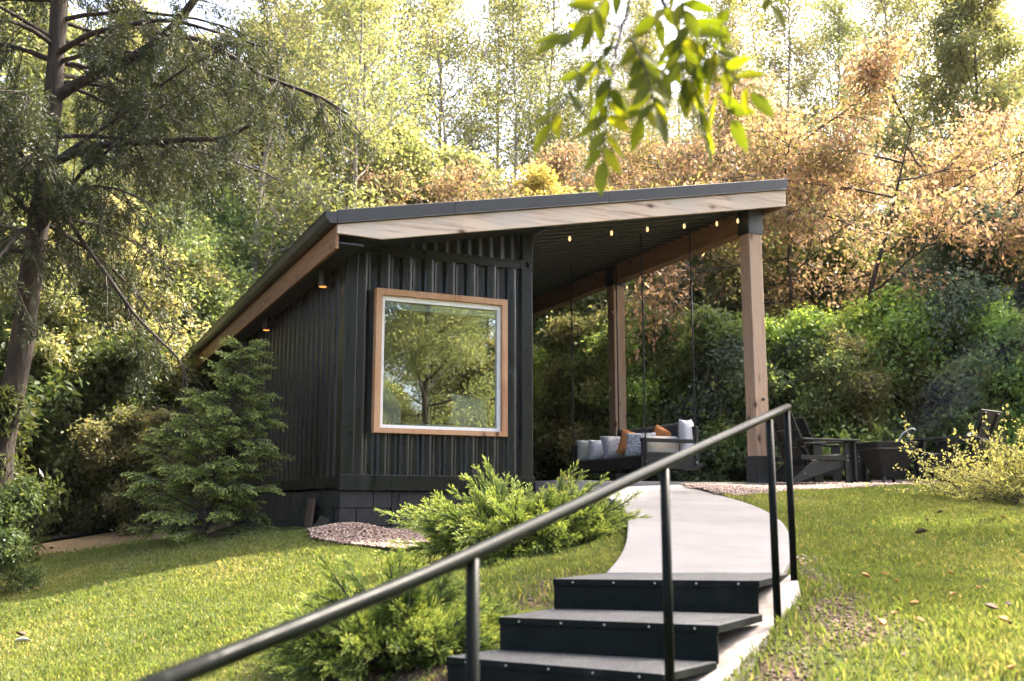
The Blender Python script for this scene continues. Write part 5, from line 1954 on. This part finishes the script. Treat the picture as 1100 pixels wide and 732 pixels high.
def build_junipers():
    # sprays leave the centre in all directions and arch outwards
    def juniper(seed, rx, ry, hh, n, label, loc, rz=0.0):
        r = np.random.default_rng(seed)
        sp, st = [], []
        for i in range(n):
            az = i * 2.399 + r.normal(0, 0.25)
            e = radians(r.choice([8, 18, 28, 42, 60], p=[.26, .26, .22, .16, .10]) + r.normal(0, 6))
            lm = r.uniform(0.62, 1.08)
            d = np.array([cos(az) * cos(e) * rx, sin(az) * cos(e) * ry, sin(e) * hh * 1.25])
            Lt = np.linalg.norm(d) * lm
            d = unit(d)
            S = path_line(r, (0, 0, -0.04), unit(d + np.array([0, 0, 0.25])), Lt * 0.62, 5, (0, 0, -0.35), 0.05)
            st.append((S, np.linspace(0.016, 0.006, 6)))
            for k in range(10):
                f = r.uniform(0.6, 4.99) if k else 4.99
                kk = int(f)
                q = S[kk] + (S[kk + 1] - S[kk]) * (f - kk)
                dl = unit(S[kk + 1] - S[kk])
                ds = unit(dl + (perp(r, dl) * 0.55 if k else 0) + np.array([0, 0, 0.16]))
                sp.append(spray(r, q, ds, Lt * (0.44 if k == 0 else r.uniform(0.26, 0.42)), 34, 0.022, 0.006, 0.115, drop=0.10, open_=0.50, jit=0.25, dens=4.2))
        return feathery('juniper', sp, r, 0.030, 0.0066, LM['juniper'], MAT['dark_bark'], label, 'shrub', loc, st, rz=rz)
    x, y = 0.10, 8.75
    juniper(51, 1.22, 1.0, 0.74, 84, 'spreading golden green juniper beside the path in front of the cabin corner', (x, y, hz(x, y)))
    x, y = -0.62, 5.75
    juniper(52, 0.82, 0.8, 0.56, 66, 'lower juniper beside the steps, partly behind the handrail', (x, y, hz(x, y)))


def build_conifer():
    r = np.random.default_rng(61)
    sp, st = [], []
    h = 2.36
    T = path_line(r, (0, 0, -0.1), (0.17, 0, 1), h + 0.1, 10, (0, 0, 0), 0.03)
    st.append((T, np.linspace(0.035, 0.004, 11)))
    for i in range(120):
        t = 0.03 + 0.95 * (i / 120) ** 1.12
        f = t * 10
        k = min(int(f), 9)
        p = T[k] + (T[k + 1] - T[k]) * (f - k)
        az = i * 2.399 + r.normal(0, 0.2)
        Lb = 0.90 * (1 - t) ** 0.72 * r.uniform(0.7, 1.12) * (0.78 + 0.22 * min(1, t * 6)) + 0.07
        if t > 0.66:
            Lb *= 0.62
        e = radians(34 + 14 * t + r.normal(0, 8))
        d = np.array([cos(az) * cos(e), sin(az) * cos(e), sin(e)])
        S = path_line(r, p, d, Lb, 5, (0, 0, -0.5), 0.06)
        st.append((S, np.linspace(0.010, 0.004, 6)))
        ns = max(4, int(Lb * 15))
        for q in range(ns):
            fq = r.uniform(1.2, 4.99) if q else 4.9
            kk = int(fq)
            b = S[kk] + (S[kk + 1] - S[kk]) * (fq - kk)
            dl = unit(S[kk + 1] - S[kk])
            sd = unit(np.cross(dl, np.array([0, 0, 1.0]))) * r.choice([-1, 1])
            ds = unit(dl + (sd * r.uniform(0.3, 0.9) if q else 0))
            sp.append(spray(r, b, ds, r.uniform(0.16, 0.30), 12, 0.026, 0.008, 0.085, flat=np.array([0, 0, 1.0]) + r.normal(0, .3, 3), drop=0.5))
    x, y = -3.62, 12.0
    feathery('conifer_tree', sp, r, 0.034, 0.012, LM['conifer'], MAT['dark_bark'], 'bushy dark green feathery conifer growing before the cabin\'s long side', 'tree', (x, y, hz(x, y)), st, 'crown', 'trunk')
    # two dark columnar evergreens behind the porch
    for k, (u, Y, hh, lab) in enumerate(((581, 22.6, 1.7, 'dark narrow evergreen just right of the cabin corner'), (637, 20.3, 1.75, 'dark narrow evergreen left of the far porch post'))):
        r = np.random.default_rng(70 + k)
        sp, st = [], []
        st.append((np.array([(0, 0, -0.1), (0, 0, hh * 0.5), (0, 0, hh * 0.95)]), np.array([0.03, 0.02, 0.006])))
        for i in range(110):
            t = (i + 0.5) / 110
            az = i * 2.399
            rr = 0.20 * (1 - t ** 2.2) * r.uniform(0.6, 1.0)
            p = np.array([cos(az) * rr * 0.5, sin(az) * rr * 0.5, t * hh * 0.9])
            sp.append(spray(r, p, unit(np.array([cos(az) * 0.5, sin(az) * 0.5, 1])), 0.24, 10, 0.03, 0.01, 0.07))
        x = (u - 550) / 1088 * Y
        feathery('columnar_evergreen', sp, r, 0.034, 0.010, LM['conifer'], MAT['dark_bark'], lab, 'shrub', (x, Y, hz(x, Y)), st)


def build_gold_bush():
    r = np.random.default_rng(81)
    lines, P, D, T = [], [], [], []
    for i in range(520):
        az = r.uniform(0, 2 * pi)
        e = radians(abs(r.normal(34, 22)))
        L0 = r.uniform(0.5, 0.98) * (1.0 if r.uniform() < 0.93 else 1.15)
        o = np.array([r.normal(0, 0.34), r.normal(0, 0.30), 0.0])
        d = np.array([cos(az) * cos(e) * 1.25, sin(az) * cos(e), sin(e) * 0.84])
        S = path_line(r, o, d, L0, 6, (0, 0, r.choice([-0.55, -0.25, 0.15])), 0.07)
        lines.append((S, np.linspace(0.005, 0.0015, 7)))
        m = 46
        t = r.uniform(0.2, 1, m)
        f = t * 6
        k = np.minimum(f.astype(int), 5)
        pp = S[k] + (S[k + 1] - S[k]) * (f - k)[:, None] + r.normal(0, 0.012, (m, 3))
        dl = unit(S[k + 1] - S[k])
        P.append(pp)
        D.append(unit(dl * 0.4 + r.normal(0, 0.6, (m, 3))))
        T.append(np.clip(t * 0.8 + r.normal(0, 0.15, m), 0, 1))
    P, D, T = map(np.concatenate, (P, D, T))
    n = len(P)
    lf = (P, D, unit(r.normal(0, 1, (n, 3))), 0.036 * r.uniform(0.6, 1.3, n), 0.020 * r.uniform(0.7, 1.3, n))
    x, y = 5.36, 10.3
    finish_tree('golden_bush', lines, lf, r, 1, LM['gold'], MAT['dark_bark'], 'low golden twiggy bush on the right lawn in front of the garden chair', 'bush', None, (x, y, hz(x, y) - 0.02), 0, 1.06, 4, T, 'foliage', 'stem')


def build_big_conifer():
    """The tall conifer at the left: trunk, long limbs, hanging sprays."""
    r = np.random.default_rng(91)
    Y0 = 13.0
    base = Vector((-6.5, Y0, hz(-6.5, Y0) - 0.1))
    lines, sp = [], []
    def loc(p):
        return np.array([p.x - base.x, p.y - base.y, p.z - base.z])
    tr = [Vector((-6.55, Y0, base.z - 0.3)), Vector((-6.52, Y0, base.z + 0.5)), at(2, 480, Y0), at(22, 380, Y0), at(34, 290, Y0), at(47, 200, Y0), at(57, 110, Y0), at(64, 0, Y0), at(70, -110, Y0), at(76, -230, Y0), at(84, -380, Y0)]
    T = np.array([loc(p) for p in catmull(tr, 5)])
    R = np.interp(np.linspace(0, 1, len(T)), [0, 0.08, 0.3, 0.7, 1], [0.26, 0.185, 0.155, 0.115, 0.04])
    R = R * (1 + 0.05 * np.sin(np.arange(len(T)) * 1.7))
    lines.append((T, R))
    limbs = []
    def limb(px, r0, r1):
        L_ = np.array([loc(p) for p in catmull([at(*q) for q in px], 5)])
        lines.append((L_, np.linspace(r0, r1, len(L_))))
        limbs.append(L_)
    limb([(50, 178, 13), (80, 165, 12.8), (110, 156, 12.6), (160, 153, 12.3), (205, 150, 12.1), (240, 148, 11.9), (272, 133, 11.7)], 0.065, 0.022)
    limb([(52, 112, 13), (80, 92, 12.9), (125, 70, 12.7), (165, 48, 12.5), (195, 18, 12.3), (222, -20, 12.2), (250, -70, 12)], 0.08, 0.04)
    limb([(160, 50, 12.5), (200, 40, 12.2), (240, 56, 12.0), (275, 78, 11.8), (310, 92, 11.6), (345, 105, 11.4), (372, 122, 11.3)], 0.04, 0.012)
    limb([(58, 60, 13), (95, 38, 12.6), (135, 28, 12.2), (180, 22, 11.9), (230, 34, 11.6), (280, 50, 11.4)], 0.045, 0.012)
    limb([(40, 235, 13), (70, 235, 12.7), (90, 262, 12.5), (118, 300, 12.3), (145, 338, 12.2), (172, 366, 12.1), (190, 384, 12.05), (203, 410, 12)], 0.035, 0.010)
    limb([(44, 190, 13), (25, 178, 12.6), (10, 170, 12.3), (-20, 190, 12)], 0.035, 0.015)
    limb([(48, 135, 13), (30, 132, 12.7), (15, 145, 12.4), (2, 172, 12.2), (-15, 190, 12)], 0.03, 0.012)
    limb([(60, 50, 13), (30, 30, 12.5), (0, 22, 12), (-40, 30, 11.6)], 0.04, 0.015)
    limb([(42, 222, 13), (70, 212, 12.6), (95, 200, 12.2), (130, 205, 11.9), (165, 222, 11.7)], 0.022, 0.008)
    limb([(60, 80, 13), (90, 85, 13.6), (130, 95, 14.2), (180, 100, 14.6), (230, 118, 15)], 0.035, 0.01)
    # more limbs higher up the trunk, reaching towards and away from the viewer
    for i in range(46):
        f = r.uniform(0.42, 0.97)
        k = int(f * (len(T) - 1))
        az = i * 2.399 + r.normal(0, 0.3)
        Lb = (3.9 * (1.05 - f) ** 0.5 + 0.6) * r.uniform(0.6, 1.05)
        e = radians(18 + r.normal(0, 10))
        d = np.array([cos(az) * cos(e), sin(az) * cos(e), sin(e)])
        S = path_line(r, T[k], d, Lb, 8, (0, 0, -0.65), 0.07)
        lines.append((S, np.linspace(0.035, 0.008, 9)))
        limbs.append(S)
    for li, S in enumerate(limbs):
        seg = np.linalg.norm(np.diff(S, axis=0), axis=1)
        Ltot = seg.sum()
        nb = int(Ltot * (7.5 if li > 0 else 4.5))
        if li == 4:
            nb = int(Ltot * 2.5)
        for b in range(nb):
            f = r.uniform(0.22, 1.0) * (len(S) - 1)
            k = min(int(f), len(S) - 2)
            p = S[k] + (S[k + 1] - S[k]) * (f - k)
            dl = unit(S[k + 1] - S[k])
            side = unit(np.cross(dl, np.array([0, 0, 1.0]))) * r.choice([-1, 1])
            d = unit(dl * 0.6 + side * r.uniform(0.2, 1.0) + np.array([0, 0, r.uniform(-0.9, 0.1)]))
            Lb = r.uniform(0.45, 1.15)
            Br = path_line(r, p, d, Lb, 6, (0, 0, -0.8), 0.10)
            lines.append((Br, np.linspace(0.009, 0.003, 7)))
            dens = r.choice([0.0, 0.2, 0.6, 1.0], p=[.2, .2, .28, .32])
            for q in range(int(1 + 12 * dens)):
                fq = r.uniform(0.8, 5.99)
                kk = int(fq)
                bb = Br[kk] + (Br[kk + 1] - Br[kk]) * (fq - kk)
                dd = unit(Br[kk + 1] - Br[kk])
                ds = unit(dd + perp(r, dd) * 0.8 + np.array([0, 0, -0.25]))
                sp.append(spray(r, bb, ds, r.uniform(0.14, 0.30), 7, 0.045, 0.01, 0.10, drop=0.4))
    P = np.concatenate([s[1] for s in sp])
    D = np.concatenate([s[2] for s in sp])
    n = len(P)
    lf = (P, D, unit(r.normal(0, 1, (n, 3))), 0.060 * r.uniform(0.7, 1.3, n), 0.016 * r.uniform(0.8, 1.2, n))
    finish_tree('conifer_tree', lines, lf, r, 40, LM['pine'], MAT['bark'], 'tall dark conifer with leaning rough trunk and long drooping limbs at the left', 'tree', None, base, 0, 1.0, 8, None)


def build_overhang():
    """Ash-like tree just out of frame on the right whose low branch hangs into the top of the picture."""
    r = np.random.default_rng(101)
    bx, by = 4.6, 0.6
    base = Vector((bx, by, hz(bx, by) - 0.05))
    def loc(p):
        return np.array([p[0] - base.x, p[1] - base.y, p[2] - base.z])
    lines = []
    tr = [(bx, by, base.z - 0.3), (bx, by, base.z + 1), (bx - 0.05, by + 0.05, 2.4), (bx - 0.1, by + 0.1, 4.5), (bx, by, 6.5), (bx + 0.1, by - 0.1, 8.5)]
    T = np.array([loc(p) for p in catmull(tr, 4)])
    lines.append((T, np.linspace(0.16, 0.03, len(T))))
    limbpts = [(bx - 0.05, by + 0.05, 2.5), (3.6, 1.2, 2.9), (2.4, 1.9, 2.85), (1.4, 2.35, 2.3), (0.75, 2.5, 1.65)]
    Lm = np.array([loc(p) for p in catmull(limbpts, 6)])
    lines.append((Lm, np.linspace(0.06, 0.006, len(Lm))))
    # twigs (pixel u, v, depth) reaching into the frame, each bearing compound leaves
    tip = Vector(limbpts[-1])
    twigs = [[tip, at(700, -40, 2.5), at(672, 20, 2.45), at(660, 60, 2.4)],
             [tip, at(715, -30, 2.55), at(728, 30, 2.5), at(738, 62, 2.5)],
             [tip, at(780, -60, 2.6), at(800, -30, 2.62)],
             [Vector(limbpts[3]), at(760, -90, 2.4), at(690, -60, 2.35), at(650, -20, 2.3)]]
    for tw in twigs:
        q = np.array([loc(p) for p in catmull(tw, 4)])
        lines.append((q, np.linspace(0.009, 0.004, len(q))))
    # compound leaves: rachis from a to b, with pairs of leaflets
    comp = [((660, 60, 2.40), (648, 172, 2.34), 6), ((662, 50, 2.40), (592, 132, 2.36), 4), ((668, 30, 2.42), (606, 42, 2.40), 4), ((676, 40, 2.42), (706, 120, 2.36), 5), ((672, 20, 2.42), (640, 95, 2.37), 4),
            ((738, 60, 2.5), (806, 100, 2.42), 5), ((735, 58, 2.5), (757, 146, 2.44), 5), ((730, 50, 2.5), (690, 128, 2.46), 5), ((738, 62, 2.5), (786, 128, 2.46), 4), ((728, 30, 2.5), (735, 92, 2.45), 4),
            ((800, -30, 2.62), (773, 38, 2.6), 4), ((800, -32, 2.62), (828, 4, 2.6), 3), ((690, -20, 2.4), (636, 16, 2.36), 4), ((700, -40, 2.45), (735, 10, 2.4), 4), ((722, 0, 2.5), (690, 58, 2.46), 4), ((726, 25, 2.5), (772, 62, 2.46), 4)]
    P, D, Nn, Ln, Wd = [], [], [], [], []
    def compound(a, b, pairs, leaf=0.088):
        a, b = np.asarray(a), np.asarray(b)
        mid = (a + b) / 2 + np.array([0, 0, 0.025])
        q = np.array([a, a * .55 + mid * .45 + np.array([0, 0, .008]), mid, mid * .4 + b * .6 + np.array([0, 0, 0.006]), b])
        lines.append((q, np.linspace(0.0032, 0.0016, 5)))
        d = unit(b - a)
        side0 = unit(np.cross(d, np.array([0, -0.5, 1.0]) + r.normal(0, 0.5, 3)))
        ups = np.cross(side0, d)
        for k in range(pairs):
            t = 0.3 + 0.62 * k / max(1, pairs - 1)
            p = a + (b - a) * t + np.array([0, 0, 0.025 * 4 * t * (1 - t)])
            for s in (-1, 1):
                P.append(p)
                D.append(unit(side0 * s * 0.9 + d * 0.75 + np.array([0, 0, -0.2]) + r.normal(0, 0.28, 3)))
                Nn.append(ups + r.normal(0, 0.6, 3))
                Ln.append(leaf * r.uniform(0.75, 1.1))
                Wd.append(leaf * 0.34 * r.uniform(0.85, 1.15))
        P.append(b)
        D.append(unit(d + np.array([0, 0, -0.3])))
        Nn.append(ups)
        Ln.append(leaf * 1.05)
        Wd.append(leaf * 0.42)
    for a, b, n in comp:
        compound(loc(at(*a)), loc(at(*b)), n)
    # the rest of the crown, above and right of the frame
    for i in range(14):
        f = r.uniform(0.45, 1.0)
        k = int(f * (len(T) - 1))
        az = i * 2.399
        e = radians(r.uniform(25, 55))
        d = np.array([cos(az) * cos(e), sin(az) * cos(e), sin(e)])
        S = path_line(r, T[k], d, r.uniform(1.2, 2.4), 6, (0, 0, -0.3), 0.08)
        lines.append((S, np.linspace(0.03, 0.006, 7)))
        for q in range(26):
            kk = r.integers(2, 7)
            a = S[kk]
            dd = unit(r.normal(0, 1, 3) + np.array([0, 0, -0.2]))
            compound(a, a + dd * r.uniform(0.18, 0.3), 4)
    P, D, Nn = np.array(P), np.array(D), np.array(Nn)
    Ln, Wd = np.array(Ln), np.array(Wd)
    # lance-shaped leaflets: 6 points each
    D = unit(D)
    S = unit(np.cross(D, Nn))
    U = np.cross(S, D)
    n = len(P)
    prof = [(0.0, 0.04), (0.2, 0.75), (0.45, 1.0), (0.75, 0.66), (1.0, 0.02)]
    V = np.empty((n, 15, 3))
    for i, (t, w) in enumerate(prof):
        c = P + D * (Ln * t)[:, None] - np.array([0, 0, 1.0]) * (0.10 * Ln * t * t)[:, None]
        for j, s in enumerate((-1, 0, 1)):
            V[:, i * 3 + j] = c + S * (s * w * Wd / 2)[:, None] + U * (abs(s) * 0.12 * w * Wd)[:, None]
    f0 = np.array([(3 * i + j, 3 * i + j + 1, 3 * i + j + 4, 3 * i + j + 3) for i in range(4) for j in range(2)])
    Fc = (f0[None] + np.arange(n)[:, None, None] * 15).reshape(-1, 4)
    root = empty('ash_tree', base, 0, 'tree whose out-of-focus leafy branch hangs into the top of the view', 'tree')
    Vt, Ft = tubes_np(lines, 6)
    mesh_np('trunk', Vt, Ft, MAT['bark'], root, smooth=True)
    mesh_np('crown', V.reshape(-1, 3), Fc, LM['ash'], root, rnd=np.repeat(r.uniform(0, 1, n), 8), smooth=True)
# ------------------------------------------------------------------ light, sky, camera
SUN_AZ, SUN_EL = radians(60), radians(52)      # azimuth clockwise from +Y


def build_light():
    w = bpy.data.worlds.new('World')
    scene.world = w
    w.use_nodes = True
    nt = w.node_tree
    nt.nodes.clear()
    out = nt.nodes.new('ShaderNodeOutputWorld')
    bg = nt.nodes.new('ShaderNodeBackground')
    sky = nt.nodes.new('ShaderNodeTexSky')
    sky.sky_type = 'NISHITA'
    sky.sun_disc = False
    sky.sun_elevation = SUN_EL
    sky.sun_rotation = SUN_AZ
    sky.dust_density = 6.0
    sky.air_density = 0.6
    sky.ozone_density = 0.0
    bg.inputs['Strength'].default_value = 0.15
    L(nt, sky.outputs[0], bg.inputs['Color'])
    L(nt, bg.outputs[0], out.inputs['Surface'])
    sd = bpy.data.lights.new('sun', 'SUN')
    sd.energy = 2.8
    sd.angle = radians(0.53)
    sd.color = (1.0, 0.92, 0.79)
    so = bpy.data.objects.new('sun', sd)
    COL.objects.link(so)
    d = Vector((sin(SUN_AZ) * cos(SUN_EL), cos(SUN_AZ) * cos(SUN_EL), sin(SUN_EL)))
    so.rotation_euler = d.to_track_quat('Z', 'Y').to_euler()
    so.location = d * 60


def build_haze():
    mb = MB()
    mb.box(-230, 230, -230, 240, -12, 40)
    m, nt, out = new_mat('haze')
    v = N(nt, 'ShaderNodeVolumePrincipled')
    v.inputs['Color'].default_value = (0.95, 0.96, 0.95, 1)
    v.inputs['Density'].default_value = 0.00011
    v.inputs['Anisotropy'].default_value = 0.2
    L(nt, v.outputs[0], out.inputs['Volume'])
    o = mb.build('haze', m)
    tag(o, kind='stuff')


def build_camera():
    cd = bpy.data.cameras.new('camera')
    cd.sensor_width = 36.0
    cd.sensor_fit = 'HORIZONTAL'
    cd.lens = 36.0 * F_PX / 1100.0
    cd.clip_start = 0.05
    cd.clip_end = 1000
    cd.dof.use_dof = True
    cd.dof.focus_distance = 11.8
    cd.dof.aperture_fstop = 2.6
    co = bpy.data.objects.new('camera', cd)
    COL.objects.link(co)
    co.rotation_euler = (pi / 2 + PITCH, 0, 0)
    scene.camera = co


build_ground()
build_paving()
build_gravel()
build_grass()
build_clods()
build_cabin()
build_interior()
build_stairs()
build_handrail()
build_swing()
build_chairs()
build_firepit()
build_small()
build_smoke()
build_woods()
build_far_wood()
build_junipers()
build_conifer()
build_gold_bush()
build_big_conifer()
build_overhang()
build_light()
build_camera()
build_haze()

for kind, pr in list(PROTO.items()):
    if isinstance(pr, list) and not pr[1]:
        for ch in list(pr[0].children):
            bpy.data.objects.remove(ch)
        bpy.data.objects.remove(pr[0])

vs = scene.view_settings
scene.display_settings.display_device = 'sRGB'
vs.view_transform = 'Standard'
vs.look = 'None'
vs.exposure = 2.9
vs.gamma = 1.0
vs.use_curve_mapping = False
scene.render.engine = 'CYCLES'
cy = scene.cycles
cy.max_bounces = 12
cy.diffuse_bounces = 5
cy.glossy_bounces = 3
cy.transmission_bounces = 8
cy.transparent_max_bounces = 8
cy.volume_bounces = 0
cy.sample_clamp_indirect = 6.0
cy.caustics_reflective = False
cy.caustics_refractive = False
cy.use_denoising = True
